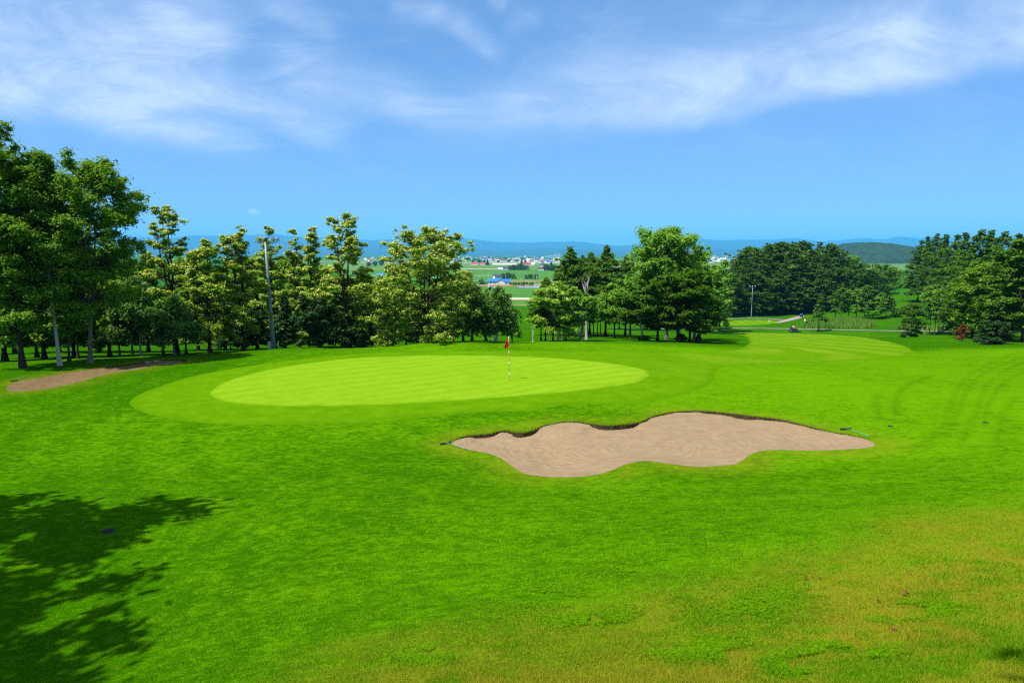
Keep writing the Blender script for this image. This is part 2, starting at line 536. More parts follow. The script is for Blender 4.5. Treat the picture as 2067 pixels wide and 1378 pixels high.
# ================================================================== materials of the turf
def turf(name, dark, light, dry=(.190, .160, .010), mode="rough"):
    mt, g, out = material(name)
    p = g.pos()
    big = g.noise(p, .16, 3, .55); med = g.noise(p, .9, 4, .65); small = g.noise(p, 7.5, 3, .65); fin = g.noise(p, 42., 2, .7)
    if mode == "rough":
        mid = g.noise(p, 1.6, 8, .84)
        tuft = g.ss(.36, .64, g.noise(g.scale(p, (.8, 1.25, 1)), 4.5, 4, .92))
        f = g.m('ADD', g.m('ADD', g.m('MULTIPLY', big, .20), g.m('MULTIPLY', med, .14)), g.m('ADD', g.m('ADD', g.m('MULTIPLY', tuft, .30), g.m('MULTIPLY', fin, .30)), g.m('MULTIPLY', mid, .68)))
        f = g.m('ADD', f, g.m('MULTIPLY', g.m('SUBTRACT', g.attr("turf_dark"), .5), -.62))
        vd = g.new("ShaderNodeVectorMath", operation='DISTANCE'); g.put(vd.inputs[0], g.scale(p, (1, .85, 0))); vd.inputs[1].default_value = (5, 28, 0)
        mow = g.m('SINE', g.m('MULTIPLY', g.m('ADD', vd.outputs["Value"], g.m('MULTIPLY', g.m('SUBTRACT', med, .5), 1.1)), 2 * math.pi / 1.7))
        f = g.m('ADD', f, g.m('MULTIPLY', mow, g.lin(.35, .7, g.noise(p, .22, 3, .6), .0, .05)))
        c = g.mix(g.ss(.58, 1.04, f), dark, light)
        # paler and yellower tufts
        yel = g.m('MULTIPLY', g.ss(.54, .74, med), g.ss(.40, .62, g.noise(p, .33, 3, .6)))
        c = g.mix(g.m('MULTIPLY', yel, .26), c, (.110, .170, .004))
        deep = g.m('MULTIPLY', g.ss(.50, .72, g.noise(g.scale(p, (.7, 1.5, 1)), .9, 6, .8)), .42)
        c = g.mix(deep, c, (dark[0] * .62, dark[1] * .72, dark[2]))
        d = g.attr("dry")
        dm = g.m('MULTIPLY', d, g.ss(.30, .58, g.m('ADD', g.m('MULTIPLY', g.noise(g.scale(p, (1, .75, 1)), .75, 4, .6), .6), g.m('MULTIPLY', g.noise(p, 5., 3, .6), .4))))
        c = g.mix(g.m('MULTIPLY', dm, .70), c, dry)
        red = g.m('MULTIPLY', g.m('MULTIPLY', d, g.ss(.56, .74, g.noise(p, 2.6, 6, .75))), .42)
        c = g.mix(red, c, (.20, .105, .02))
        tr = g.attr("track")
        c = g.mix(g.m('MULTIPLY', tr, g.lin(.3, .7, small, .25, .75)), c, (dark[0] * .7, dark[1] * .68, dark[2]))
        b = g.bump(g.m('ADD', g.m('MULTIPLY', small, .6), fin), .55, .05)
    elif mode == "fairway":
        f = g.m('ADD', g.m('MULTIPLY', med, .3), g.m('MULTIPLY', g.noise(p, 1.6, 9, .84), .7))
        c = g.mix(g.ss(.36, .66, f), dark, light)
        st = g.attr("band")
        wob = g.m('ADD', st, g.m('MULTIPLY', g.m('SUBTRACT', med, .5), .5))
        s = g.m('SINE', g.m('MULTIPLY', wob, 2 * math.pi / 4.2))
        w = g.m('MULTIPLY', g.attr("far"), g.lin(.35, .65, big, .35, 1.0))
        c = g.mix(g.m('MULTIPLY', g.m('MULTIPLY', g.ss(-.5, .6, s), .75), w), c, (.145, .215, .011))
        c = g.mix(g.m('MULTIPLY', g.m('SUBTRACT', 1, g.ss(.0, .9, g.m('ADD', g.attr("edge"), g.m('MULTIPLY', g.m('SUBTRACT', med, .5), 1.0)))), .7), c, (.052, .142, .0008))
        b = g.bump(g.m('ADD', small, fin), .3, .03)
    else:
        f = g.m('ADD', g.m('MULTIPLY', med, .4), g.m('MULTIPLY', g.noise(p, 2.2, 8, .82), .6))
        c = g.mix(g.ss(.36, .66, f), dark, light)
        sp = g.new("ShaderNodeSeparateXYZ"); g.put(sp.inputs[0], p)
        q = g.m('ADD', g.m('ADD', g.m('MULTIPLY', sp.outputs[0], -.60), g.m('MULTIPLY', sp.outputs[1], .80)), g.m('MULTIPLY', g.m('SUBTRACT', g.noise(p, .5, 2), .5), .35))
        s = g.m('SINE', g.m('MULTIPLY', q, 2 * math.pi / 1.1))
        s2 = g.m('SINE', g.m('MULTIPLY', g.m('ADD', g.m('MULTIPLY', sp.outputs[0], .85), g.m('MULTIPLY', sp.outputs[1], .52)), 2 * math.pi / 1.3))
        a = g.m('ADD', g.m('MULTIPLY', g.ss(-.6, .6, s), g.lin(.35, .65, big, .25, .85)), g.m('MULTIPLY', g.ss(-.5, .5, s2), .07))
        c = g.mix(g.m('MULTIPLY', a, .5), c, (light[0] * 1.22, light[1] * 1.10, light[2] * 1.9))
        c = g.mix(g.m('MULTIPLY', g.m('SUBTRACT', 1, g.ss(.05, .6, g.m('ADD', g.attr("edge"), g.m('MULTIPLY', g.m('SUBTRACT', med, .5), .7)))), .8), c, (.075, .178, .0016))
        b = g.bump(fin, .12, .01)
    principled(g, out, c, 1., .0, 0, b)
    return mt


M_ROUGH = turf("rough_turf", (.019, .090, .0003), (.082, .208, .0010))
M_APRON = turf("mown_turf", (.053, .148, .0008), (.090, .196, .0016), mode="fairway")
M_GREEN = turf("putting_turf", (.112, .226, .0040), (.148, .266, .0080), mode="green")

mt, g, out = material("bunker_sand")
p = g.pos()
wv = g.new("ShaderNodeTexWave", wave_type='RINGS', rings_direction='Z')
mp = g.new("ShaderNodeMapping"); g.put(mp.inputs[0], p); mp.inputs["Location"].default_value = (-2.6, -21.2, 0); mp.inputs["Scale"].default_value = (.62, 1, 0)
g.put(wv.inputs["Vector"], mp.outputs[0]); wv.inputs["Scale"].default_value = 1.55; wv.inputs["Distortion"].default_value = 14.; wv.inputs["Detail"].default_value = 3; wv.inputs["Detail Scale"].default_value = .8
grain = g.noise(p, 30, 4, .7); lump = g.noise(p, 2.2, 5, .7); wet = g.noise(p, .45, 3, .6)
c = g.mix(g.ss(.25, .75, lump), (.208, .146, .080), (.265, .190, .112))
c = g.mix(g.m('MULTIPLY', g.ss(.35, .8, wet), .45), c, (.232, .152, .084))
c = g.mix(g.m('MULTIPLY', g.ss(.55, .80, grain), .35), c, (.12, .085, .045))
c = g.mix(g.m('MULTIPLY', g.ss(.50, .95, wv.outputs[1]), .13), c, (.14, .095, .05))
stk = g.noise(g.scale(p, (.55, 5.5, 1)), 1.6, 6, .72)
c = g.mix(g.m('MULTIPLY', g.ss(.50, .70, stk), .34), c, (.150, .104, .054))
c = g.mix(g.m('MULTIPLY', g.ss(.60, .72, g.noise(p, 1.1, 6, .7)), .35), c, (.165, .108, .058))
hb = g.m('ADD', g.m('ADD', g.m('MULTIPLY', wv.outputs[1], .35), g.m('MULTIPLY', lump, .5)), g.m('MULTIPLY', grain, .35))
principled(g, out, c, .95, .05, 0, g.bump(hb, .8, .06))
M_SAND = mt
mt, g, out = material("darker_brown_sand")  # darker, browner sand than the big bunker's
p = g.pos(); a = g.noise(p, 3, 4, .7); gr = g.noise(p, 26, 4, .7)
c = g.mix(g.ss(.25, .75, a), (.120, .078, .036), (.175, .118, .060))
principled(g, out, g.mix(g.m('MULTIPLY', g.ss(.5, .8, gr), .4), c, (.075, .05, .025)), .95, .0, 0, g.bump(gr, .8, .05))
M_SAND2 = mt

mt, g, out = material("bunker_earth")
p = g.pos()
f = g.noise(p, 9, 4, .7)
c = g.mix(g.ss(.35, .7, f), (.018, .012, .008), (.085, .058, .030))
principled(g, out, c, .95, .05, 0, g.bump(f, .8, .05))
M_LIP = mt
M_ASPH = simple("path_asphalt", (.17, .15, .15), .9, .1, 0, .3, 1.5)
M_CONC = simple("pale_gravel", (.26, .215, .20), .9, .1, 0, .25, 2.)

# ================================================================== ground sheet
ang = np.concatenate([np.arange(-180, -46, 4.), np.arange(-46, -38, .8), np.arange(-38, 38, .11), np.arange(38, 46, .8), np.arange(46, 180, 4.)])
ang = np.radians(ang)
rad = [1.2]
while rad[-1] < 14000:
    r_ = rad[-1]
    rad.append(r_ * (1.018 if r_ < 4 else 1.0068 if r_ < 52 else 1.016 if r_ < 430 else 1.12))
rad = np.array(rad)
na, nr = len(ang), len(rad)
X = (rad[:, None] * np.sin(ang)).ravel(); Y = (rad[:, None] * np.cos(ang)).ravel()
Z = HT(X, Y)
P2 = np.stack([X, Y], 1)
HOLE = np.zeros(len(X), bool)
for poly in (BK1, BK2):
    ii = near_box(P2, poly, .5)
    HOLE[ii] |= sdist(P2[ii], poly) > 0
dry = np.zeros(len(X)); ii = np.where((Y > -8) & (Y < 26) & (np.abs(X) < 30))[0]
dry[ii] = smooth(-2.0, 1.2, sdist(P2[ii], DRY) + (fbm(X[ii] * .6, Y[ii] * .6, 3) - .5) * 2.6)
# worn yellow turf on the bunker shoulders
for poly, amt in ((BK1, .45), (BK2, .4)):
    ii = near_box(P2, poly, 2.5)
    s = -sdist(P2[ii], poly)
    dry[ii] = np.maximum(dry[ii], amt * (1 - smooth(.1, 1.7, s)) * (s > 0))
track = np.zeros(len(X))
for pl, wd, am in (([(1812, 838), (1808, 816), (1815, 793), (1842, 773), (1885, 756)], .18, .5), ([(1776, 838), (1767, 813), (1773, 794)], .16, .42),
                   ([(1900, 880), (1935, 830), (1950, 790), (1990, 750), (2067, 718)], .14, .4), ([(1985, 860), (1998, 810), (2030, 770), (2090, 740)], .14, .4), ([(1935, 905), (1968, 840), (1985, 790), (2020, 752), (2080, 725)], .12, .35), ([(2010, 900), (2025, 840), (2050, 800)], .14, .35),
                   ([(1860, 900), (1910, 850), (1925, 800), (1960, 755), (2050, 712)], .13, .35), ([(300, 1152), (560, 1140), (800, 1143), (1180, 1136), (1330, 1120)], .10, .5),
                   ([(470, 1352), (600, 1345), (760, 1310)], .05, .5), ([(1100, 930), (1700, 960), (2067, 900)], .9, .18), ([(700, 905), (1000, 1000), (1500, 1020), (2067, 960)], 1.0, .15),
                   ([(20, 880), (60, 850), (140, 832)], .3, .3)):
    L = to_world(pl, closed=False)
    ii = near_box(P2, L, 3 * wd)
    d, _ = dist_line(P2[ii], L, False)
    track[ii] = np.maximum(track[ii], am * np.exp(-(d / wd) ** 2))
idx = np.arange(na * nr).reshape(nr, na)
nx = np.roll(idx, -1, 1)
F = np.stack([idx[:-1], nx[:-1], nx[1:], idx[1:]], -1).reshape(-1, 4)[:, ::-1]
F = F[~HOLE[F].any(1)]
def turf_dark_at(x, y):
    # turf tone: darker left and near, lighter right, darker again far off
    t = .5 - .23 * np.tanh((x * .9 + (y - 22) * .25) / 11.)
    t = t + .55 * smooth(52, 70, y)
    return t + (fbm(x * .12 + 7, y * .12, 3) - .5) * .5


GR = mesh_np("ground", np.stack([X, Y, Z], 1), F, M_ROUGH, None, True, dict(dry=dry, track=track, turf_dark=turf_dark_at(X, Y)))
tag(GR, kind="structure")


def mesh_poly(name, poly, step, off, mat, attrs=None, zfun=None):
    """triangulated sheet filling an outline, grid step growing with distance"""
    lo = poly.min(0); hi = poly.max(0)
    rr = np.hypot(poly[:, 0], poly[:, 1]); aa = np.arctan2(poly[:, 0], poly[:, 1])
    rs = [rr.min()]
    while rs[-1] < rr.max(): rs.append(rs[-1] * (1 + step))
    an = np.arange(aa.min(), aa.max(), step * .75)
    G = np.stack([(np.array(rs)[:, None] * np.sin(an)).ravel(), (np.array(rs)[:, None] * np.cos(an)).ravel()], 1)
    s = sdist(G, poly)
    G = G[s > step * .4 * np.hypot(G[:, 0], G[:, 1])]
    n = len(poly)
    vs = [Vector(p) for p in poly] + [Vector(p) for p in G]
    res = delaunay_2d_cdt(vs, [(i, (i + 1) % n) for i in range(n)], [list(range(n))], 1, 1e-5)
    V2 = np.array([tuple(v) for v in res[0]]); T = np.array([f for f in res[2] if len(f) == 3])
    z = zfun(V2) if zfun else HT(V2[:, 0], V2[:, 1]) + (off + .006) * smooth(0, .35 + off, dist_line(V2, poly)[0]) - .006
    a, b, c = V2[T[:, 0]], V2[T[:, 1]], V2[T[:, 2]]
    neg = ((b - a)[:, 0] * (c - a)[:, 1] - (b - a)[:, 1] * (c - a)[:, 0]) < 0
    T[neg] = T[neg][:, ::-1]
    at = attrs(V2) if attrs else None
    o = mesh_np(name, np.column_stack([V2, z]), T, mat, None, True, at)
    return tag(o, kind="structure")


def fair_attrs(V):
    s = np.abs(sdist(V, APRON))
    far = (.45 + .55 * smooth(44, 62, V[:, 1])) * smooth(28, 40, V[:, 1]) * smooth(4, 13, V[:, 0])
    # bands sweep round the tongue of rough
    c = hit([1395], [694])[0]
    band_ = np.hypot((V[:, 0] - c[0]) * 1.0, (V[:, 1] - c[1]) * .36)
    return dict(band=band_, far=far, edge=s)


FW = mesh_poly("fairway", APRON, .0105, .022, M_APRON, fair_attrs)
PG = mesh_poly("putting_green", GREEN, .009, .04, M_GREEN, lambda V: dict(edge=dist_line(V, GREEN)[0]))


def bunker(poly, deep, lipd, seed, sand_m):
    # outward normals
    t = np.roll(poly, -1, 0) - np.roll(poly, 1, 0)
    nrm = np.stack([t[:, 1], -t[:, 0]], 1); nrm /= np.linalg.norm(nrm, axis=1)[:, None] + 1e-9
    area = .5 * np.sum(poly[:, 0] * np.roll(poly[:, 1], -1) - np.roll(poly[:, 0], -1) * poly[:, 1])
    if area < 0: nrm = -nrm
    far = smooth(.15, .65, nrm[:, 1])
    far = np.convolve(np.r_[far[-4:], far, far[:4]], np.ones(9) / 9, 'valid')
    wob = .25 + 1.9 * smooth(.36, .68, fbm(poly[:, 0] * .55 + seed, poly[:, 1] * .7, 3))
    lip = lipd * far * wob

    def zf(V):
        d, bi = dist_line(V, poly)
        e = -lip[bi] * (1 - smooth(0, 1.6, d)) - deep * smooth(.0, 1.5, d)
        rip = (fbm(V[:, 0] * 1.8, V[:, 1] * 1.8, 4) - .5) * .10 * smooth(0, .5, d)
        return HT(V[:, 0], V[:, 1]) + .02 + e + rip
    sand = mesh_poly("bunker_sand", poly, .0085, 0, sand_m, None, zf)
    # cut earth face under the turf edge
    zt = HT(poly[:, 0], poly[:, 1])
    n = len(poly)
    jag = (rng.random(n) - .5)
    V = np.zeros((n, 3, 3))
    for k, (o_, dz) in enumerate(((-.05, -lip - .10), (-.03 + .03 * jag, -lip * .5), (.0, .016 + .02 * far))):
        V[:, k, :2] = poly + nrm * np.broadcast_to(np.asarray(o_), (n,))[:, None]
        V[:, k, 2] = zt + dz
    j = (np.arange(n) + 1) % n
    Fs = [(i * 3 + k, j[i] * 3 + k, j[i] * 3 + k + 1, i * 3 + k + 1) for i in range(n) for k in range(2) if max(lip[i], lip[j[i]]) > .02]
    tag(mesh_np("bunker_lip", V.reshape(-1, 3), Fs, M_LIP), kind="structure")
    # turf shoulder that closes the ground up to the cut edge
    S = np.zeros((n, 4, 3))
    for k, (o_, dz) in enumerate(((.0, .016 + .02 * far), (.06, .018 + .02 * far), (.2, .012), (.55, -.012))):
        S[:, k, :2] = poly + nrm * o_
        S[:, k, 2] = HT(S[:, k, 0], S[:, k, 1]) + dz
    Fs = [(i * 4 + k, j[i] * 4 + k, j[i] * 4 + k + 1, i * 4 + k + 1) for i in range(n) for k in range(3)]
    dr = np.tile([.5, .5, .45, .4], n)
    tag(mesh_np("bunker_shoulder", S.reshape(-1, 3), Fs, M_ROUGH, None, True, dict(dry=dr, track=dr * 0, turf_dark=turf_dark_at(S[:, :, 0].ravel(), S[:, :, 1].ravel()))), kind="structure")
    # turf roll over the face: shaggy blades hanging over the edge
    k = 0; BV = []; BF = []
    for i in range(n):
        if far[i] < .1: continue
        for q in range(26):
            f = rng.random(); j = (i + 1) % n
            b = poly[i] * (1 - f) + poly[j] * f
            z0 = zt[i] * (1 - f) + zt[j] * f
            o_ = rng.random() * .16 - .03
            bx, by = b + nrm[i] * o_
            w = .010 + .01 * rng.random(); hh = .03 + .055 * rng.random()
            a = rng.random() * 6.28
            BV += [(bx - w * math.cos(a), by - w * math.sin(a), z0), (bx + w * math.cos(a), by + w * math.sin(a), z0), (bx + (rng.random() - .5) * .07 - nrm[i, 0] * .03, by + (rng.random() - .5) * .07 - nrm[i, 1] * .04, z0 + hh)]
            BF.append((k, k + 1, k + 2)); k += 3
    return BV, BF


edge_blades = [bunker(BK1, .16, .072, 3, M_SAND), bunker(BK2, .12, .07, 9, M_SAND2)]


def strip(name, pl, width, off, mat, sub=6):
    L = to_world(pl, closed=False, sub=sub)
    t = np.gradient(L, axis=0); t /= np.linalg.norm(t, axis=1)[:, None]
    nn = np.stack([-t[:, 1], t[:, 0]], 1)
    V = []; Fs = []
    for i in range(len(L)):
        w = width if np.isscalar(width) else np.interp(i / (len(L) - 1), np.linspace(0, 1, len(width)), width)
        for q in (-.5, -.17, .17, .5):
            x, y = L[i] + nn[i] * w * q
            V.append((x, y, 0))
    V = np.array(V); V[:, 2] = HT(V[:, 0], V[:, 1]) + off
    for i in range(len(L) - 1):
        for q in range(3): Fs.append((i * 4 + q + 1, i * 4 + q, i * 4 + q + 4, i * 4 + q + 5))
    o = mesh_np(name, V, Fs, mat, None, True)
    return tag(o, kind="structure")


strip("cart_path", [(1230, 663), (1330, 664), (1425, 663), (1500, 662.5), (1600, 664), (1700, 666), (1800, 668), (1900, 668.5), (2000, 668.5), (2120, 668)], 1.8, .06, M_ASPH)
strip("cart_path", [(1395, 651), (1440, 647), (1475, 643.5), (1540, 643), (1580, 646)], 2.2, .06, M_ASPH)
strip("cart_path", [(1568, 652), (1586, 647.5), (1604, 643), (1620, 637.5)], [1.2, 2.4, 2.8, 1.6], .075, M_CONC)
TEE = to_world([(1445, 655), (1470, 648), (1520, 645.5), (1570, 648), (1574, 651), (1540, 655), (1490, 657)])
TG = mesh_poly("tee_lawn", TEE, .006, .06, M_APRON, lambda V: dict(band=V[:, 0] * 1.3, far=np.ones(len(V)), edge=dist_line(V, TEE)[0]))
# ================================================================== foliage materials
def leaf_mat(name, dark, light, tr=.35, gloss=.04):
    mt, g, out = material(name)
    v = g.attr("v")
    lay = g.noise(g.obj(), .55, 2, .5)
    f = g.m('ADD', g.m('MULTIPLY', v, .75), g.m('MULTIPLY', g.orand(), .25))
    c = g.mix(f, dark, light)
    c = g.mix(g.m('MULTIPLY', g.ss(.5, .7, lay), .25), c, (light[0] * 1.15, light[1] * .95, light[2] * .9))
    d = g.new("ShaderNodeBsdfDiffuse"); g.put(d.inputs[0], c)
    t = g.new("ShaderNodeBsdfTranslucent"); 
    gl = g.new("ShaderNodeBsdfGlossy"); gl.inputs[0].default_value = (.5, .55, .5, 1); gl.inputs["Roughness"].default_value = .5
    m1 = g.new("ShaderNodeAddShader"); g.put(t.inputs[0], g.mix(1., c, (2.3 * tr, 2.2 * tr, 1.0 * tr), 'MULTIPLY'))
    m2 = g.new("ShaderNodeMixShader"); m2.inputs[0].default_value = gloss * .25
    L = mt.node_tree.links.new
    L(d.outputs[0], m1.inputs[0]); L(t.outputs[0], m1.inputs[1]); L(m1.outputs[0], m2.inputs[1]); L(gl.outputs[0], m2.inputs[2]); L(m2.outputs[0], out.inputs[0])
    return mt


def bark(name, a, b, sc=(6, 6, 1.4), mark=None):
    mt, g, out = material(name)
    p = g.obj()
    f = g.noise(g.scale(p, sc), 3, 5, .7)
    c = g.mix(g.ss(.3, .7, f), a, b)
    if mark:
        k = g.noise(g.scale(p, (2.5, 2.5, 9)), 2., 4, .6)
        c = g.mix(g.ss(.60, .68, k), c, mark)
    principled(g, out, c, .9, .1, 0, g.bump(f, .6, .03))
    return mt


LM = dict(
    alder=leaf_mat("dark_broad_leaf", (0.0378, 0.0987, 0.0066), (0.1136, 0.2055, 0.0132)),
    fresh=leaf_mat("fresh_broad_leaf", (0.0493, 0.1232, 0.0101), (0.1232, 0.2392, 0.0203)),
    locust=leaf_mat("locust_leaf", (0.066, 0.1298, 0.0055), (0.1485, 0.2255, 0.0143), .4),
    birch=leaf_mat("birch_leaf", (0.0406, 0.1044, 0.0174), (0.0986, 0.1812, 0.0319)),
    larch=leaf_mat("larch_needle", (0.0274, 0.0749, 0.0057), (0.0711, 0.1473, 0.01), .25),
    pine=leaf_mat("pine_needle", (0.022, 0.0631, 0.0059), (0.0658, 0.1321, 0.0097), .15),
    spruce=leaf_mat("spruce_needle", (0.0108, 0.036, 0.0084), (0.0312, 0.0744, 0.0144), .12),
    maple=leaf_mat("maple_leaf", (0.0191, 0.0631, 0.0032), (0.0574, 0.1218, 0.0058), .3),
    shrub=leaf_mat("bright_shrub_leaf", (0.066, 0.15, 0.0096), (0.15, 0.258, 0.0216), .4),
    rust=leaf_mat("rusty_needle", (.07, .036, .012), (.17, .075, .024), .2),
    reed=leaf_mat("reed_blade", (.055, .14, .012), (.13, .22, .03), .35),
)
M_BLOS = leaf_mat("cream_blossom", (.31, .33, .065), (.52, .52, .18), .3)
BK = dict(dark=bark("dark_bark", (.020, .015, .011), (.060, .046, .034)), grey=bark("grey_bark", (.075, .066, .055), (.17, .15, .125)),
          birch=bark("birch_bark", (.24, .22, .19), (.46, .43, .39), (5, 5, 3), (.035, .03, .026)), dead=bark("dead_wood", (.26, .225, .19), (.46, .41, .36)),
          brown=bark("brown_bark", (.055, .034, .022), (.12, .078, .052)))


def prof(kind, t):
    t = min(max(t, 0.), 1.)
    if kind == 'egg': return max(.12, math.sin(math.pi * min(1, (t * .86 + .12)) ** .85) ** .75)
    if kind == 'round': return max(.1, math.sqrt(max(0, 1 - (2 * t * .97 - .95) ** 2)))
    if kind == 'cone': return max(.05, (1 - t) ** .85 * min(1, .72 + t * 2.2))
    if kind == 'larch': return max(.05, (1 - t) ** .8 * min(1, .66 + t * 1.2) * 1.12)
    if kind == 'spray': return max(.30, (1 - t) ** .5 * min(1, .75 + t * .8))
    if kind == 'pine': return max(.10, (1 - t ** 2.2) * min(1, .6 + t * 1.6))
    if kind == 'column': return max(.16, (1 - t ** 2.0) * min(1, .62 + t * 1.5))
    if kind == 'dome': return max(.12, math.cos(t * math.pi / 2) ** .7)
    if kind == 'vase': return max(.2, (.45 + .75 * t) * (1 - max(0, (t - .72) / .28) ** 2 * .72))
    return 1.


class Tree:
    """skeleton and leaf clumps of one tree, base at the origin"""
    def __init__(s, seed, H, Rc, cb=.3, shape='egg', nl=26, sub=5, leaves=16000, leaf=.16, elev=(25, 65), droop=.15, flat=.55, lean=(0, 0),
                 leaders=1, fork=.4, r0=.16, clump=.75, weep=0., spread=.35, needle=False, gap=.0, up=.5, aspect=1.9, bottom=None, wob=.5, vary=(.6, 1.15)):
        s.r = random.Random(seed); s.g = np.random.default_rng(seed)
        r = s.r
        s.__dict__.update(H=H, Rc=Rc, leaf=leaf, needle=needle, up=up, aspect=aspect)
        s.stems = []; s.limbs = []; s.twigs = []; C = []
        top = Vector((lean[0], lean[1], H * .96))
        ph = [r.uniform(0, 6.3) for _ in range(4)]

        def axis(z):
            t = z / H
            return Vector((lean[0] * t ** 1.3 + .02 * H * wob * math.sin(ph[0] + 4 * t) * t, lean[1] * t ** 1.3 + .02 * H * wob * math.sin(ph[1] + 5 * t) * t, z))
        if leaders <= 1:
            s.stems.append(([axis(H * .97 * k / 12) for k in range(13)], [max(.012, r0 * (1 - .93 * (k / 12) ** .9)) * (1.75 if k == 0 else 1) for k in range(13)]))
            paths = [s.stems[0]]
        else:
            zf = H * fork
            tr = [axis(zf * k / 5) for k in range(6)]
            s.stems.append((tr, [r0 * (1.6 if k == 0 else 1) * (1 - .28 * k / 5) for k in range(6)]))
            paths = []
            for q in range(leaders):
                a = 2 * math.pi * q / leaders + r.uniform(-.5, .5)
                rr = Rc * spread * r.uniform(.7, 1.2)
                hh = H * (1 if q == 0 else r.uniform(.80, .96))
                if q == 0: rr *= .4
                pts = []
                for k in range(9):
                    t = k / 8; z = zf + (hh * .97 - zf) * t
                    p = axis(z) + Vector((math.cos(a), math.sin(a), 0)) * rr * (t ** .75) + Vector((r.uniform(-1, 1), r.uniform(-1, 1), 0)) * .012 * H * wob * (t > 0)
                    pts.append(p)
                paths.append((pts, [max(.012, r0 * .62 * (1 - .9 * k / 8)) for k in range(9)]))
            s.stems += paths
        z0 = H * cb
        nper = [max(3, int(nl / len(paths)))] * len(paths)
        if leaders > 1 and z0 < H * fork * .9:
            paths = paths + [s.stems[0]]; nper = nper + [max(3, int(nl * 1.1 * (fork - cb)))]
        k_ = r.uniform(0, 6)
        for (pts, rads), n in zip(paths, nper):
            zb, zt = max(z0, pts[0].z), pts[-1].z
            for i in range(n):
                t = (i + r.random()) / n
                z = zb + (zt - zb) * t
                # point on the stem
                f = 0
                while f < len(pts) - 2 and pts[f + 1].z < z: f += 1
                w = (z - pts[f].z) / max(1e-6, pts[f + 1].z - pts[f].z)
                st = pts[f].lerp(pts[f + 1], min(max(w, 0), 1)); sr = rads[f] * (1 - w) + rads[f + 1] * w
                tt = (z - z0) / max(.1, H - z0)
                if r.random() < gap: continue
                k_ += 2.39996 + r.uniform(-.5, .5)
                el = R(elev[0] + (elev[1] - elev[0]) * tt + r.uniform(-12, 12))
                # reach to the crown envelope from this start
                env = Rc * prof(shape, tt + .08) * r.uniform(*vary)
                dirh = Vector((math.cos(k_), math.sin(k_), 0))
                off = (st - axis(z)); off.z = 0
                reach = max(.25 * env, env - off.dot(dirh))
                ln = reach / max(.35, math.cos(el)) if math.cos(el) > .35 else reach * 1.6
                ln = min(ln, (H - z) * 1.0 + reach * .35) if el > .6 else ln
                dr = droop * ln
                bend = r.uniform(-.35, .35)
                lp = []
                for q in range(6):
                    u = q / 5
                    a2 = k_ + bend * u
                    p = st + Vector((math.cos(a2), math.sin(a2), 0)) * ln * u * math.cos(el) + Vector((0, 0, ln * u * math.sin(el) - dr * u * u)) + Vector((r.uniform(-1, 1), r.uniform(-1, 1), r.uniform(-1, 1))) * .03 * ln * u
                    lp.append(p)
                lr = min(sr * .62, .012 + .022 * ln)
                s.limbs.append((lp, [max(.006, lr * (1 - .85 * q / 5)) for q in range(6)]))
                cs = clump * (.55 + .12 * ln)
                C.append((lp[5], cs * .62, tt)); C.append((lp[4], cs * .62, tt)); C.append((lp[3], cs * .5, tt))
                for q in range(sub):
                    u = r.uniform(.2, .98)
                    fq = min(4, int(u * 5)); b = lp[fq].lerp(lp[fq + 1], u * 5 - fq)
                    a3 = k_ + bend * u + r.choice((-1, 1)) * r.uniform(.5, 1.3)
                    l2 = ln * r.uniform(.16, .38) * (1.15 - .5 * u)
                    e2 = el * .6 + R(r.uniform(-20, 25))
                    tip = b + Vector((math.cos(a3) * math.cos(e2), math.sin(a3) * math.cos(e2), math.sin(e2))) * l2 - Vector((0, 0, dr * .25))
                    s.twigs.append(([b, b.lerp(tip, .5) + Vector((0, 0, .04 * l2)), tip], [max(.005, lr * .35), max(.004, lr * .25), .003]))
                    C.append((tip, cs * r.uniform(.45, .9), tt))
            C.append((pts[-1] + Vector((0, 0, .02 * H)), clump * .55, 1.)); C.append((pts[-2], clump * .6, 1.))
        s.C = C
        # ---- leaves
        P = np.array([tuple(c[0]) for c in C]); S = np.array([c[1] for c in C]); TT = np.array([c[2] for c in C])
        wgt = S ** 2.2; wgt /= wgt.sum()
        cnt = s.g.multinomial(leaves, wgt)
        ci = np.repeat(np.arange(len(C)), cnt); n = len(ci)
        v = s.g.normal(size=(n, 3)); v /= np.linalg.norm(v, axis=1)[:, None]
        rad = np.minimum(np.abs(s.g.normal(size=n)) * .52 + .12, 1.5)
        pos = v * rad[:, None] * S[ci][:, None]
        pos[:, 2] *= flat
        if weep > 0:
            L = weep * (.35 + .65 * s.g.random(n)) * (.6 + .4 * S[ci])
            u = s.g.random(n)
            # leaves gathered along hanging strands
            nst = 7
            sid = s.g.integers(0, nst, n)
            sa = s.g.random((len(C), nst)) * 6.28; sr_ = np.sqrt(s.g.random((len(C), nst))) * .8
            hx = np.cos(sa)[ci, sid] * sr_[ci, sid] * S[ci]; hy = np.sin(sa)[ci, sid] * sr_[ci, sid] * S[ci]
            m = s.g.random(n) < .72
            pos[m, 0] = hx[m] + s.g.normal(size=m.sum()) * .05; pos[m, 1] = hy[m] + s.g.normal(size=m.sum()) * .05
            pos[m, 2] = (-u * L)[m]
        s.pos = P[ci] + pos
        zmin = (bottom if bottom is not None else cb * .55) * H
        s.pos[:, 2] = np.maximum(s.pos[:, 2], zmin + s.g.random(n) * .5)
        s.ci = ci; s.S = S; s.out = v; s.rad = rad; s.cv = s.g.random(len(C)); s.TT = TT

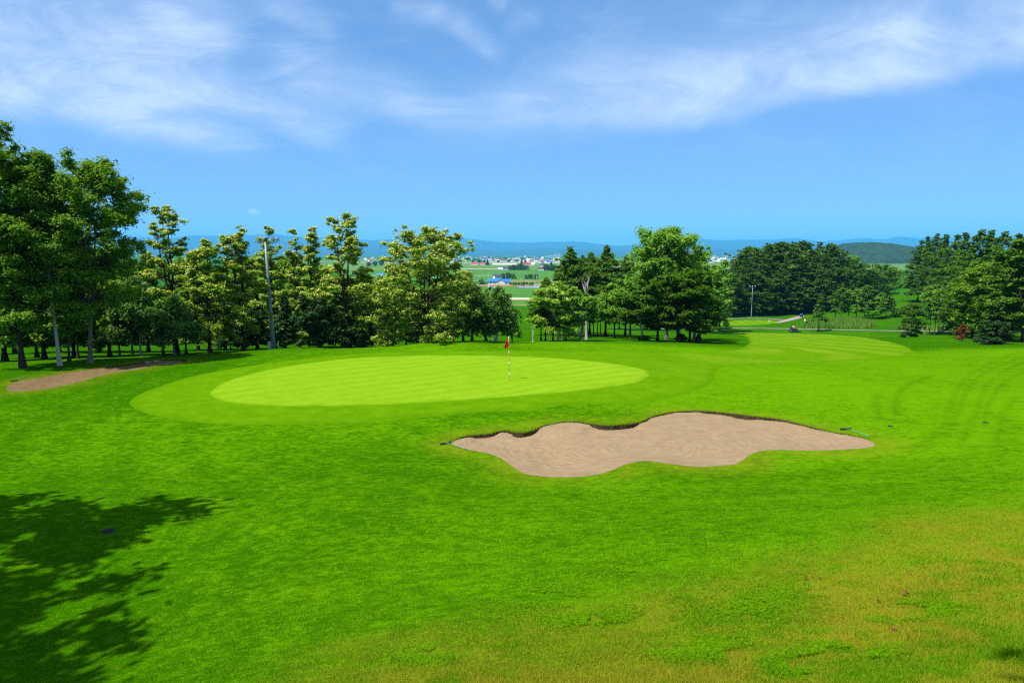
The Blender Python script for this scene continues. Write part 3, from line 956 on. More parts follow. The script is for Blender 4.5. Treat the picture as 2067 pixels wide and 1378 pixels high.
    def leaf_quads(s, pos, size, seed=0, vmix=.5, ci=None, hang=0., out=None):
        g = s.g; n = len(pos)
        nr = g.normal(size=(n, 3)); nr *= .75; nr[:, 2] = np.abs(nr[:, 2]) * 1. + s.up
        if out is not None: nr += out * .45
        nr /= np.linalg.norm(nr, axis=1)[:, None]
        a = g.normal(size=(n, 3)); a[:, 2] -= hang
        a -= (a * nr).sum(1)[:, None] * nr; a /= np.linalg.norm(a, axis=1)[:, None]
        b = np.cross(nr, a)
        sz = size * (.6 + .8 * g.random(n))[:, None]
        A = a * sz * .5 * s.aspect ** .5; B = b * sz * .5 / s.aspect ** .5
        V = np.stack([pos - A, pos + B - A * .1, pos + A, pos - B - A * .1], 1).reshape(-1, 3)
        F = np.arange(n * 4).reshape(n, 4)
        val = (s.cv[ci] * vmix + g.random(n) * (1 - vmix))
        return V, F, np.repeat(val, 4)

    def make(s, name, leafm, barkm, loc, rz=0., blossom=0., near=True):
        root = empty(name, loc, rz)
        for k, (pts, rads) in enumerate(s.stems[:1]):
            mb = MB(); pts2 = [pts[0] - Vector((0, 0, .25))] + list(pts); mb.tube(pts2, [rads[0] * 1.25] + list(rads), 9 if near else 6)
            for (p, q) in s.stems[1:]: mb.tube(p, q, 7)
            for (p, q) in s.limbs: mb.tube(p, q, 5 if near else 3, cap=False)
            if near:
                for (p, q) in s.twigs: mb.tube(p, q, 3, cap=False)
            mb.build("trunk", barkm, root)
        if len(s.pos) and leafm:
            V, F, v = s.leaf_quads(s.pos, s.leaf, ci=s.ci, out=s.out)
            mesh_np("crown", V, F, leafm, root, False, dict(v=v))
        if blossom:
            w = (s.TT[s.ci] * .7 + .3) * (s.out[:, 2] > -.2) * (s.rad > .25) * (s.cv[s.ci] > .12)
            m = s.g.random(len(s.ci)) < blossom * w
            V, F, v = s.leaf_quads(s.pos[m] + np.array([0, 0, .03]), s.leaf * .86, ci=s.ci[m], hang=.8, out=s.out[m])
            mesh_np("blossom", V, F, M_BLOS, root, False, dict(v=v))
        return root


def plant_tree(name, px, d, top, width, leafm, barkm, label=None, cat="tree", group=None, seed=1, blossom=0., near=True, py=690, dx=0, **kw):
    """tree whose trunk foot is in photo column px at depth d, top at photo row `top`, crown `width` photo pixels wide"""
    p = at_depth(px, d, py)
    H = z_at(top, px, d) - p.z
    Rc = width * d / FPX / 2
    kw.setdefault('r0', .012 * H + .04)
    kw['lean'] = (kw.get('lean', (0, 0))[0] + dx * d / FPX, kw.get('lean', (0, 0))[1])
    t = Tree(seed, H, Rc, **kw)
    o = t.make(name, LM.get(leafm), BK[barkm], p, 0, blossom, near)
    tag(o, label, cat, group)
    return o


def copy_at(o, px, d, top, h0, label, group=None, py=660, rz=None, wide=1.):
    """another tree of the same kind grown to another height"""
    p = at_depth(px, d, py)
    c = copy_tree(o)
    k = (z_at(top, px, d) - p.z) / h0
    c.location = p; c.scale = (k * wide, k * wide, k); c.rotation_euler = (0, 0, rnd.uniform(0, 6.28) if rz is None else rz)
    if label: c["label"] = label
    if group: c["group"] = group
    return c
# ================================================================== trees of the left wood
G_L = "trees of the left wood"
broad = dict(shape='egg', leaders=4, fork=.34, elev=(12, 70), droop=.12, flat=.75, clump=.66, spread=.5, nl=76, sub=9, leaves=64000, leaf=.125, vary=(.5, 1.2), gap=.10)
plant_tree("deciduous_tree", 46, 36.5, 252, 150, 'alder', 'dark', "tallest dark green tree at the left edge, its crown cut off by the frame", seed=3, dx=-30, cb=.16, bottom=.12, r0=.14, group=G_L, **broad)
plant_tree("deciduous_tree", 121, 37.4, 312, 150, 'alder', 'birch', "tall tree with a white lower trunk behind the left sand bunker", seed=5, dx=-18, cb=.22, bottom=.2, r0=.095, group=G_L, **{**broad, 'leaders': 3, 'fork': .5})
plant_tree("deciduous_tree", 182, 38.6, 330, 190, 'alder', 'grey', "broad dark tree with a forked grey trunk beside the white trunk, right of it", seed=8, dx=50, cb=.25, bottom=.2, r0=.125, group=G_L, **{**broad, 'leaders': 5, 'fork': .24, 'spread': .5})
fill = dict(shape='egg', leaders=2, fork=.3, elev=(-5, 55), droop=.25, flat=.6, clump=.75, nl=46, sub=6, leaves=28000, leaf=.19)
for i, (px, d, top, w, lm, bk, lb) in enumerate([
        (90, 44, 470, 150, 'alder', 'dark', "dark understorey tree filling the shade behind the white trunk"),
        (150, 47, 520, 140, 'alder', 'dark', "dark understorey tree between the white trunk and the forked grey trunk"),
        (10, 43, 420, 170, 'alder', 'dark', "dark leafy tree low in the corner at the left edge"),
        (222, 45, 520, 120, 'alder', 'dark', "dark tree low behind the right branch of the forked grey trunk"),
        (75, 52, 520, 160, 'spruce', 'dark', "very dark evergreen deep in the left wood"),
        (-60, 39, 300, 160, 'alder', 'dark', None)]):
    if lb is None: continue
    plant_tree("deciduous_tree", px, d, top, w, lm, bk, lb, seed=20 + i, cb=.14, bottom=.13, group=G_L, **fill)
for i, (px, d, top, w, lb) in enumerate([(268, 43.5, 560, 105, "small weeping tree with slanting stems at the near end of the left bunker"), (352, 43.5, 595, 95, "small drooping tree whose twigs hang low just past the bunker's tip"),
                                          (242, 44.5, 600, 80, "thin leafy sapling beside the slanting stems")]):
    plant_tree("weeping_tree", px, d, top, w, 'birch', 'grey', lb, seed=40 + i, cb=.30, bottom=.12, shape='dome', leaders=3, fork=.16, elev=(35, 65), droop=.55, flat=.7, clump=.6, nl=26, sub=5, leaves=15000, leaf=.15, weep=1.1, r0=.085, group=G_L)
for i, (px, d, top, dx, lb) in enumerate([(140, 39.5, 600, 3, "thin dark stem right beside the white trunk"), (158, 42, 590, 5, "thin dark stem midway between white trunk and forked grey trunk"), (284, 44, 560, 2, "slender white birch stem standing behind the left bunker's right half"),
                                           (330, 47, 600, -2, "thin grey stem left of the small drooping tree"), (376, 46, 590, 3, "thin dark stem right of the small drooping tree")]):
    plant_tree("young_tree", px, d, top, 60, 'birch' if i == 2 else 'alder', 'birch' if i == 2 else 'dark', lb, seed=60 + i, dx=dx, cb=.42, bottom=.3, shape='egg', nl=18, sub=4, leaves=6000, leaf=.17, clump=.6, r0=.075, elev=(10, 60), group=G_L)

# ================================================================== flowering locust trees
G_F = "flowering trees behind the green"
loc = dict(shape='spray', leaders=3, fork=.30, spread=.42, elev=(0, 60), droop=.20, flat=.55, clump=.46, nl=50, sub=10, leaves=31000, leaf=.118, gap=.06, up=.6, vary=(.45, 1.2), wob=.8)
for i, (px, d, top, w, dx, bl, lb) in enumerate([
        (357, 48, 414, 120, -8, .7, "cream flowering tree next to the dark wood, leftmost of the flowering row"),
        (424, 46, 486, 130, -5, .42, "flowering tree with a stout dark trunk forking low, left of the floodlight pole"),
        (492, 47.5, 455, 125, -3, .55, "flowering tree with a straight black trunk just left of the floodlight pole"),
        (556, 60, 458, 90, -8, .6, "flowering tree whose top shows behind the floodlight heads"),
        (604, 58, 463, 70, -4, .6, "slim flowering tree just right of the floodlight pole"),
        (634, 55, 458, 64, 0, .55, "slim flowering tree left of the tallest flowering tree"),
        (703, 48.2, 434, 158, -8, .75, "tallest flowering tree, its crown stepped in cream layers")]):
    plant_tree("flowering_tree", px, d, top, w, 'locust', 'dark', lb, seed=100 + i, dx=dx, blossom=bl * 1.1, cb=.12, bottom=.07, group=G_F, **loc)
plant_tree("flowering_tree", 862, 49, 459, 200, 'locust', 'dark', "widest flowering tree, its rounded crown standing alone behind the mound", seed=118, dx=-6, blossom=.8, cb=.08, bottom=.03, group=G_F, shape='egg', leaders=5, fork=.26, spread=.5,
           elev=(-5, 62), droop=.18, flat=.6, clump=.48, nl=84, sub=9, leaves=52000, leaf=.118, up=.6, vary=(.5, 1.2))
plant_tree("flowering_tree", 792, 56, 545, 110, 'locust', 'dark', "low flowering tree filling the gap left of the widest flowering tree", seed=121, blossom=.5, cb=.1, bottom=.05, group=G_F, **{**loc, 'shape': 'egg'})
plant_tree("flowering_tree", 935, 58, 548, 90, 'locust', 'dark', "low flowering tree touching the right flank of the widest flowering tree", seed=122, blossom=.35, cb=.1, bottom=.05, group=G_F, **{**loc, 'shape': 'egg'})
for i, (px, d, top, w, lb) in enumerate([(455, 72, 540, 120, "shaded tree standing behind the stout dark trunk"), (575, 74, 520, 120, "shaded tree deep behind the floodlight pole"), (650, 70, 540, 130, "shaded green tree behind the dark yew"), (740, 72, 560, 130, "shaded green tree right of the tallest flowering tree"),
                                          (400, 78, 520, 120, "shaded tree behind the leftmost flowering tree"), (300, 70, 520, 130, "shaded tree behind the small weeping trees"), (520, 80, 520, 110, "shaded tree behind the straight black trunk"), (690, 76, 560, 120, "shaded tree behind the tallest flowering trunk"),
                                          (820, 80, 575, 120, "shaded tree behind the widest flowering tree"), (890, 78, 570, 120, "shaded tree behind the right half of the widest flowering tree"), (200, 66, 500, 140, "shaded tree far behind the forked grey trunk"), (120, 70, 500, 150, "shaded tree far behind the white trunk"), (30, 66, 500, 150, "shaded tree far behind the left edge trunk")]):
    plant_tree("deciduous_tree", px, d, top, w, 'alder', 'dark', lb, seed=140 + i, cb=.09, bottom=.08, group="shaded trees of the back row", near=False, shape='egg', leaders=2, fork=.35, elev=(5, 55), droop=.2, flat=.6, clump=1.1, nl=30, sub=5, leaves=12000, leaf=.32)

for i in range(17):
    px = -30 + i * 56 + rnd.uniform(-14, 14); dd_ = rnd.uniform(118, 150)
    if i < 4:
        o = plant_tree("deciduous_tree", px, dd_, rnd.uniform(575, 600), 120, ('alder', 'spruce', 'maple', 'alder')[i], 'dark', None, seed=700 + i, cb=.03, bottom=.01, near=False, shape='egg', leaders=2, fork=.2, elev=(-5, 55), droop=.2, flat=.6, clump=1.2, nl=40, sub=5, leaves=7000, leaf=.5)
        p0 = at_depth(px, dd_); wood = globals().setdefault('WOOD', []); wood.append((o, max(v[2] for c in o.children for v in c.bound_box)))
    else:
        k = rnd.randrange(4); o = copy_at(WOOD[k][0], px, dd_, rnd.uniform(575, 605), WOOD[k][1], None)
    tag(o, "dark tree in the wood's edge at the far side of the shaded lawn", "tree", "trees across the shaded lawn")

# small dark conifers under the row
G_S = "small conifers under the flowering row"
con = dict(shape='cone', elev=(0, 25), droop=.35, flat=.30, clump=.55, nl=46, sub=5, leaves=9000, leaf=.20, needle=True, aspect=2.6, up=.4, wob=.2)
for i, (px, d, top, w, lb) in enumerate([(518, 52, 588, 80, "small dark spruce just left of the floodlight pole's foot"), (577, 54, 598, 72, "small dark spruce just right of the floodlight pole's foot"), (466, 62, 610, 70, "small dark spruce in the shade left of the straight black trunk"),
                                          (741, 58, 632, 60, "small dark spruce under the branches right of the tallest flowering tree"), (770, 62, 628, 60, "small dark spruce left of the widest flowering tree's foot")]):
    plant_tree("spruce_tree", px, d, top, w, 'spruce', 'dark', lb, seed=170 + i, cb=.14, bottom=.10, group=G_S, r0=.07, **con)
plant_tree("yew_shrub", 645, 46.5, 612, 105, 'spruce', 'dark', "wide dark bushy yew growing to the ground at the flowering row's foot", "shrub", seed=181, cb=.02, bottom=.005, shape='dome', leaders=6, fork=.06, spread=.6, elev=(25, 70), droop=.1, flat=.8, clump=.5, nl=48, sub=5, leaves=22000, leaf=.17, aspect=2.6)
plant_tree("yew_shrub", 722, 47.5, 672, 55, 'spruce', 'dark', "low dark spreading yew beside the tallest flowering tree's trunk", "shrub", seed=182, cb=.02, bottom=.005, shape='dome', leaders=4, fork=.1, spread=.6, elev=(5, 40), droop=.1, flat=.5, clump=.35, nl=26, sub=4, leaves=5000, leaf=.15, aspect=2.6)

# ================================================================== weeping birches in the middle
G_B = "weeping birches right of the flowering trees"
wb = dict(shape='egg', elev=(35, 65), droop=.6, flat=.8, clump=.6, nl=34, sub=5, leaf=.15, weep=1.5)
for i, (px, d, top, w, dx, lb) in enumerate([(953, 53.5, 566, 85, -2, "weeping birch with a grey trunk nearest the widest flowering tree"), (1002, 52.5, 580, 72, 6, "weeping birch with a pale trunk and forking white limbs, right of its neighbours"), (981, 56, 588, 60, 0, "slim weeping birch squeezed between two wider birches"),
                                              (915, 60, 585, 70, 0, "dark weeping birch half hidden by the widest flowering tree")]):
    plant_tree("birch_tree", px, d, top, w, 'birch', 'birch' if i == 1 else 'grey', lb, seed=200 + i, dx=dx, cb=.28, bottom=.10, group=G_B, r0=.10, leaves=17000, **wb)
plant_tree("larch_sapling", 1034, 58, 640, 48, 'shrub', 'dark', "small pale green larch with several dark stems right behind the red flag", seed=210, cb=.25, bottom=.16, shape='cone', leaders=3, fork=.05, spread=.5, elev=(5, 35), droop=.25, flat=.35, clump=.4, nl=30, sub=4, leaves=4200, leaf=.16, r0=.06)

# ================================================================== clump in the middle right
G_M = "trees of the middle clump"
plant_tree("leafy_shrub_tree", 1116, 66, 570, 100, 'shrub', 'dark', "bright yellow green bushy tree on dark stems at the left front of the middle clump", seed=220, dx=4, blossom=.22, cb=.16, bottom=.10, shape='egg', leaders=5, fork=.10, spread=.5, elev=(5, 60), droop=.2, flat=.5, clump=.65, nl=44, sub=5, leaves=20000, leaf=.20, r0=.10, group=G_M)
plant_tree("birch_tree", 1172, 67, 596, 90, 'fresh', 'birch', "bright leafy birch with a sheaf of thin pale stems in the middle clump", seed=221, dx=2, cb=.30, bottom=.25, shape='vase', leaders=6, fork=.04, spread=.55, elev=(20, 60), droop=.2, flat=.5, clump=.6, nl=34, sub=5, leaves=11000, leaf=.20, r0=.075, group=G_M)
for i, (px, d, top, w, lb) in enumerate([(1150, 92, 497, 150, "pointed larch, tallest at the left of the middle clump"), (1190, 100, 508, 120, "larch between the pointed larch and the broad larch"), (1222, 94, 494, 165, "broad feathery larch in the middle clump"),
                                          (1102, 98, 560, 85, "thin feathery larch at the left fringe of the middle clump"), (1262, 104, 515, 115, "larch half hidden left of the tall round tree"), (1175, 112, 515, 80, "larch showing behind the dead white birch")]):
    plant_tree("larch_tree", px, d, top, w, 'larch', 'dark', lb, seed=230 + i, cb=.22 if i != 3 else .3, bottom=.16, shape='larch', elev=(8, 42), droop=.3, flat=.42, clump=.7, nl=130, sub=6, leaves=26000, leaf=.22, needle=True, aspect=2.3, group=G_M, r0=.16, wob=.2)
for i, (px, d, top, w, lb) in enumerate([(1240, 82, 588, 100, "light green tree standing in the open shade left of the leaning white trunk"), (1272, 88, 560, 90, "light green tree tucked behind the leaning white trunk")]):
    plant_tree("deciduous_tree", px, d, top, w, 'fresh', 'dark', lb, seed=240 + i, cb=.34, bottom=.28, shape='egg', leaders=3, fork=.4, elev=(15, 60), droop=.15, flat=.55, clump=.8, nl=34, sub=5, leaves=14000, leaf=.24, group=G_M)
plant_tree("birch_tree", 1298, 72, 590, 105, 'maple', 'birch', "dark tree on a leaning white trunk at the left of the dark maples", seed=250, dx=-22, cb=.38, bottom=.3, shape='egg', leaders=3, fork=.35, elev=(10, 55), droop=.2, flat=.5, clump=.8, nl=36, sub=5, leaves=17000, leaf=.23, r0=.15, group=G_M)
plant_tree("deciduous_tree", 1345, 84, 468, 128, 'fresh', 'grey', "tall light green tree rising above the dark maples", seed=251, dx=-4, cb=.42, bottom=.4, shape='egg', leaders=6, fork=.40, spread=.62, elev=(15, 60), droop=.1, flat=.75, clump=1.05, nl=60, sub=6, leaves=36000, leaf=.25, r0=.2, group=G_M)
plant_tree("deciduous_tree", 1402, 90, 500, 70, 'fresh', 'grey', "lower light green tree right of the tall light tree, above the dark maples", seed=252, dx=-10, cb=.4, bottom=.35, shape='egg', leaders=3, fork=.4, spread=.5, elev=(15, 60), droop=.1, flat=.7, clump=.9, nl=36, sub=5, leaves=14000, leaf=.26, group=G_M)
mp = dict(shape='round', leaders=5, fork=.26, spread=.55, elev=(-5, 55), droop=.22, flat=.42, clump=.85, nl=60, sub=6, leaves=30000, leaf=.22, up=.9, r0=.15)
for i, (px, d, top, w, dx, lb) in enumerate([(1327, 73, 560, 100, 0, "dark maple on a straight trunk, left one of the three"), (1368, 74, 552, 110, -4, "dark maple on a slanting trunk with shoots at its foot"), (1392, 72.5, 548, 130, -2, "dark maple with the widest crown reaching right over the grass"), (1412, 80, 596, 66, 6, "dark maple low behind the widest maple's right side")]):
    plant_tree("maple_tree", px, d, top, w, 'maple', 'dark', lb, seed=260 + i, dx=dx, cb=.22, bottom=.20, group=G_M, **mp)
for i, (px, d, lb) in enumerate([(1375, 73.4, "dark leafy shoots round the slanting maple trunk's foot"), (1302, 71.5, "low weedy shoots at the foot of the leaning white trunk")]):
    plant_tree("basal_shrub", px, d, 676 if i == 0 else 692, 26, 'maple', 'dark', lb, "shrub", seed=270 + i, cb=.02, bottom=.02, shape='dome', leaders=4, fork=.1, elev=(20, 70), flat=.8, clump=.35, nl=16, sub=3, leaves=1500, leaf=.18, r0=.03)
plant_tree("young_conifer", 1409, 71, 676, 17, 'rust', 'brown', "tiny half dried brownish conifer right of the dark maples", seed=275, cb=.1, bottom=.05, shape='cone', elev=(15, 40), flat=.5, clump=.3, nl=26, sub=3, leaves=1100, leaf=.15, r0=.04, needle=True)
# stems in the shade of the clump
for i, (px, d) in enumerate([(1092, 68), (1101, 69), (1126, 72), (1137, 74), (1148, 80), (1160, 84), (1186, 86), (1198, 92), (1206, 96), (1212, 90), (1130, 80), (1142, 70)]):
    plant_tree("young_tree", px, d, 618, 42, 'maple', 'dark', "slender dark stem among many in the shade under the middle clump", seed=280 + i, cb=.5, bottom=.38, shape='egg', nl=12, sub=3, leaves=1500, leaf=.28, clump=.8, r0=.09, elev=(10, 50), near=False, group="slender dark stems under the middle clump")
plant_tree("dead_tree", 1184, 73, 552, 30, None, 'dead', "dead bleached birch with a bare forked top above the bright shrubs", seed=290, dx=-2, cb=.55, shape='vase', leaders=3, fork=.70, spread=.7, elev=(45, 70), droop=-.1, nl=14, sub=2, leaves=0, r0=.13)
plant_tree("dead_tree", 1076, 58, 660, 10, None, 'dead', "bare forked stub of a sapling on the lawn right of the red flag", seed=291, cb=.62, shape='vase', leaders=2, fork=.55, spread=.9, elev=(50, 70), nl=0, sub=0, leaves=0, r0=.06)

# gap behind the maples
for i, (px, d, top, w, lm, lb) in enumerate([(1432, 165, 535, 70, 'fresh', "pale green tree in the gap left of the pine wood"), (1452, 175, 528, 60, 'fresh', "pale tree with white limbs against the pine wood's left flank"), (1418, 185, 545, 60, 'larch', "dark tree behind the maples, left of the pale trees"), (1250, 150, 560, 70, 'larch', "dark larch far behind the leaning white trunk"), (1300, 160, 575, 80, 'larch', "dark larch far behind the left maple")]):
    plant_tree("deciduous_tree", px, d, top, w, lm, 'grey', lb, seed=300 + i, py=650, near=False, cb=.1, bottom=.05, shape='egg', leaders=3, fork=.3, elev=(10, 60), flat=.6, clump=1.4, nl=34, sub=5, leaves=7000, leaf=.5, group="trees in the gap before the pine wood")

# ================================================================== pine wood
G_P = "pines of the wood at the fairway's end"
pn = dict(shape='pine', elev=(5, 50), droop=.18, flat=.45, clump=.9, nl=90, sub=5, leaves=13000, leaf=.40, needle=True, aspect=1.8, wob=.3, near=False, r0=.26, up=.6)
protos = []
for i in range(4):
    o = plant_tree("pine_tree", (1469, 1503, 1547, 1601)[i], (226, 230, 233, 236)[i], (548, 512, 494, 500)[i], 78, 'pine', 'dark', None, seed=320 + i, py=640, cb=.12, bottom=.10, group=G_P, **{**pn, 'shape': ('egg', 'pine', 'column', 'pine')[i]})
    p = at_depth((1469, 1503, 1547, 1601)[i], (226, 230, 233, 236)[i], 640)
    protos.append((o, z_at((548, 512, 494, 500)[i], 1500, (226, 230, 233, 236)[i]) - p.z))
plabel = {0: "low dark pine at the pine wood's left end", 1: "dark pine in the front rank of the wood, beside the white lamp post", 2: "tall dark pine right of the white lamp post, front rank", 3: "dark pine in the middle of the wood's front rank"}
for i, (o, _) in enumerate(protos): o["label"] = plabel[i]
pines = [(1455, 236, 562), (1484, 236, 526), (1522, 238, 500), (1536, 232, 520), (1565, 244, 490), (1583, 233, 518), (1592, 250, 492), (1618, 240, 510), (1612, 252, 487), (1637, 236, 515), (1648, 250, 488), (1660, 240, 505), (1672, 252, 492), (1684, 244, 520),
         (1476, 246, 530), (1497, 250, 506), (1510, 252, 498), (1540, 254, 496), (1556, 232, 530), (1630, 256, 490), (1576, 256, 489), (1652, 232, 545), (1695, 256, 528), (1465, 230, 575), (1525, 228, 550), (1608, 231, 548), (1673, 233, 560)]
for i, (px, d, top) in enumerate(pines):
    o, h0 = protos[i % 4]
    c = copy_at(o, px, d, top, h0, "dark pine standing close among its like in the pine wood", G_P, 638, wide=rnd.uniform(.85, 1.15))
o = protos[1]

# beyond the wood: round dark trees on the far rise
protos2 = []
for i, (px, d, top, w, lm) in enumerate([(1708, 300, 517, 52, 'fresh'), (1726, 296, 532, 62, 'maple'), (1772, 305, 535, 70, 'maple')]):
    o = plant_tree("deciduous_tree", px, d, top, w, lm, 'dark', ("pale round tree just right of the pine wood", "dark round tree on the far rise, right of the pale round tree", "dark round tree on the far rise below the wooded hill")[i], seed=350 + i, py=590, near=False, cb=.1, bottom=.04, shape='round', leaders=3, fork=.3, elev=(0, 60), flat=.5, clump=1.7, nl=40, sub=5, leaves=6000, leaf=.6, group="round trees on the far rise")
    protos2.append((o, z_at(top, px, d) - at_depth(px, d, 590).z))
for (px, d, top, k, lb) in [(1748, 300, 545, 1, "low round tree in the middle of the far rise"), (1786, 312, 540, 0, "pale round tree at the right end of the far rise"), (1698, 292, 560, 1, "low dark round tree against the pine wood's right flank"), (1760, 292, 565, 2, "lowest round bush on the far rise")]:
    copy_at(protos2[k][0], px, d, top, protos2[k][1], lb, "round trees on the far rise", 590)

# young trees in front of the rise
G_Y = "young trees before the far rise"
yt = []
for i, (px, d, top, w, lm, sh) in enumerate([(1697, 205, 580, 36, 'larch', 'egg'), (1762, 200, 558, 34, 'spruce', 'cone'), (1728, 203, 582, 38, 'fresh', 'egg')]):
    o = plant_tree("young_tree", px, d, top, w, lm, 'dark', ("young dark tree standing just right of the pine wood's trunks", "darkest spire among the young trees before the far rise", "young pale tree in the middle of the young row")[i], seed=370 + i, py=645, near=False, cb=.22, bottom=.16, shape=sh, elev=(5, 45), flat=.5, clump=.85, nl=36, sub=4, leaves=4000, leaf=.38, r0=.13, group=G_Y)
    yt.append((o, z_at(top, px, d) - at_depth(px, d, 645).z))
for (px, d, top, k, lb) in [(1686, 210, 590, 0, "young tree at the left start of the young row"), (1712, 206, 585, 2, "young tree second to the right of the pine wood's last trunk"), (1745, 200, 575, 0, "young tree just left of the darkest spire"), (1776, 196, 590, 2, "low pale young tree just right of the darkest spire"),
                            (1789, 200, 578, 1, "young spire at the right end of the young row, above the round bush"), (1799, 203, 600, 0, "small young tree at the far right of the young row"), (1753, 208, 585, 2, "young tree half behind the darkest spire")]:
    copy_at(yt[k][0], px, d, top, yt[k][1], lb, G_Y, 645)
plant_tree("round_shrub", 1809, 196, 624, 20, 'spruce', 'dark', "small round dark bush at the right end of the young row", "shrub", seed=380, py=640, near=False, cb=.03, bottom=.02, shape='round', elev=(0, 60), clump=.6, nl=26, sub=3, leaves=1400, leaf=.32, r0=.08)
plant_tree("cedar_tree", 1652, 176, 598, 52, 'larch', 'dark', "open drooping cedar with layered arms behind the mower", seed=381, py=660, near=False, cb=.30, bottom=.2, shape='cone', elev=(10, 20), droop=.45, flat=.16, clump=.85, nl=26, sub=4, leaves=2600, leaf=.36, r0=.14)
plant_tree("round_tree", 1838, 134, 614, 54, 'maple', 'dark', "small round tree beside the cart path, half behind the bare trunk", seed=382, py=665, near=False, cb=.12, bottom=.09, shape='round', elev=(-10, 60), flat=.7, clump=.6, nl=56, sub=6, leaves=8000, leaf=.26, r0=.12)
plant_tree("bare_tree", 1827, 94, 590, 22, None, 'brown', "thin bare brown trunk with a few dead side branches by the right fairway edge", seed=383, py=680, cb=.3, shape='larch', elev=(35, 50), droop=0, nl=9, sub=2, leaves=0, r0=.085, wob=.1)
plant_tree("basal_shrub", 1823, 93.6, 671, 10, 'maple', 'brown', "tuft of leaves at the bare trunk's foot", "shrub", seed=384, py=680, cb=.02, bottom=.01, shape='dome', leaders=3, fork=.1, elev=(20, 70), clump=.3, nl=12, sub=2, leaves=500, leaf=.18, r0=.03)

# reeds and rough growth along the path
def reeds(pxpoly, n, hgt, name):
    L = to_world(pxpoly); lo, hi = L.min(0), L.max(0)
    pts = lo + rng.random((n * 4, 2)) * (hi - lo)
    pts = pts[inside(pts, L)][:n]
    z = HT(pts[:, 0], pts[:, 1]); m = len(pts)
    w = .10 + .1 * rng.random(m); hh = hgt * (.5 + .8 * rng.random(m)) * (.5 + fbm(pts[:, 0] * .4, pts[:, 1] * .15, 3))
    a = rng.random(m) * 6.28; ln = (rng.random((m, 2)) - .5) * .5
    V = np.stack([np.column_stack([pts[:, 0] - w * np.cos(a), pts[:, 1] - w * np.sin(a), z - .05]), np.column_stack([pts[:, 0] + w * np.cos(a), pts[:, 1] + w * np.sin(a), z - .05]),
                  np.column_stack([pts[:, 0] + ln[:, 0], pts[:, 1] + ln[:, 1], z + hh])], 1).reshape(-1, 3)
    o = mesh_np(name, V, np.arange(m * 3).reshape(m, 3), LM['reed'], None, False, dict(v=np.repeat(rng.random(m), 3)))
    return tag(o, kind="stuff")


reeds([(1618, 661), (1640, 652), (1690, 648), (1740, 650), (1765, 656), (1760, 662), (1700, 663), (1640, 662)], 9000, 1.3, "reeds")
reeds([(1800, 663), (1840, 660), (1880, 661), (1925, 664), (1900, 667), (1830, 666)], 3500, .7, "reeds")

# ================================================================== right wood
G_R = "trees of the right wood"
rp = []
for i, (px, d, top, w, lm, sh) in enumerate([(1852, 238, 484, 74, 'larch', 'pine'), (1898, 190, 472, 84, 'larch', 'pine'), (1962, 150, 462, 92, 'larch', 'egg')]):
    o = plant_tree("larch_tree", px, d, top, w, lm, 'dark', ("dark broad larch at the left end of the right wood, on the rise", "dark larch in the right wood's skyline, left of centre", "tallest dark larch in the right wood's skyline")[i], seed=400 + i, py=640, near=False, cb=.12, bottom=.10, shape=sh, elev=(5, 45), droop=.2, flat=.45, clump=.95, nl=100, sub=6, leaves=18000, leaf=.34, needle=True, r0=.24, group=G_R)
    rp.append((o, z_at(top, px, d) - at_depth(px, d, 640).z))
for (px, d, top, k, lb) in [(1864, 236, 476, 1, "dark larch second from the right wood's left end"), (1880, 225, 470, 2, "dark larch third from the right wood's left end"), (1920, 178, 472, 0, "dark larch on the right wood's skyline right of a dip"), (1938, 172, 468, 1, "dark larch just left of the tallest in the skyline"),
                            (1985, 165, 463, 1, "dark larch just right of the tallest in the skyline"), (2010, 160, 466, 2, "dark larch on the right wood's skyline near the frame edge"), (2040, 150, 470, 0, "dark larch high at the right frame edge"), (2064, 145, 462, 1, "dark larch cut by the right frame edge"),
                            (1892, 212, 530, 0, "lower dark larch inside the right wood, above the thin trunks"), (1932, 145, 540, 2, "lower dark larch inside the right wood, over the brown bush"), (1945, 135, 510, 0, "dark larch inside the right wood, behind the lit crown"), (2000, 130, 500, 1, "dark larch inside the right wood, behind the dark front tree")]:
    copy_at(rp[k][0], px, d, top, rp[k][1], lb, G_R, 650)
rb = dict(shape='egg', leaders=4, fork=.3, spread=.5, elev=(-5, 55), droop=.2, flat=.45, clump=.9, nl=56, sub=6, leaves=26000, leaf=.24, r0=.15, up=.8)
for i, (px, d, top, w, lm, lb) in enumerate([(1990, 84, 520, 120, 'alder', "lit broad tree at the front of the right wood"), (1962, 88, 565, 85, 'maple', "dark tree with hanging branches above the brown bush"), (2040, 76, 492, 110, 'larch', "large dark tree with level branches near the right frame edge"), (2062, 72, 470, 90, 'larch', "dark layered tree cut by the right frame edge, front rank"),
                                          (1938, 104, 560, 66, 'maple', "dark drooping tree left of the brown bush"), (2015, 80, 590, 90, 'maple', "low dark tree behind the round juniper")]):
    plant_tree("deciduous_tree", px, d, top, w, lm, 'dark', lb, seed=420 + i, py=690, cb=.18, bottom=.13, group=G_R, **rb)
for i, (px, d, top, lb) in enumerate([(1867, 150, 578, "thin pale trunked tree, left one of the thin group before the right wood"), (1876, 152, 590, "thin tree second in the thin group before the right wood"), (1886, 148, 585, "thin tree in the middle of the thin group before the right wood"), (1894, 150, 580, "thin tree right in the thin group before the right wood"), (1903, 155, 592, "last thin tree of the thin group, beside the drooping tree")]):
    plant_tree("young_tree", px, d, top, 34, 'fresh', 'grey' if i == 0 else 'dark', lb, seed=440 + i, py=650, near=False, cb=.36, bottom=.28, shape='egg', elev=(10, 55), clump=.7, nl=26, sub=4, leaves=3000, leaf=.3, r0=.10, group="thin trees before the right wood")
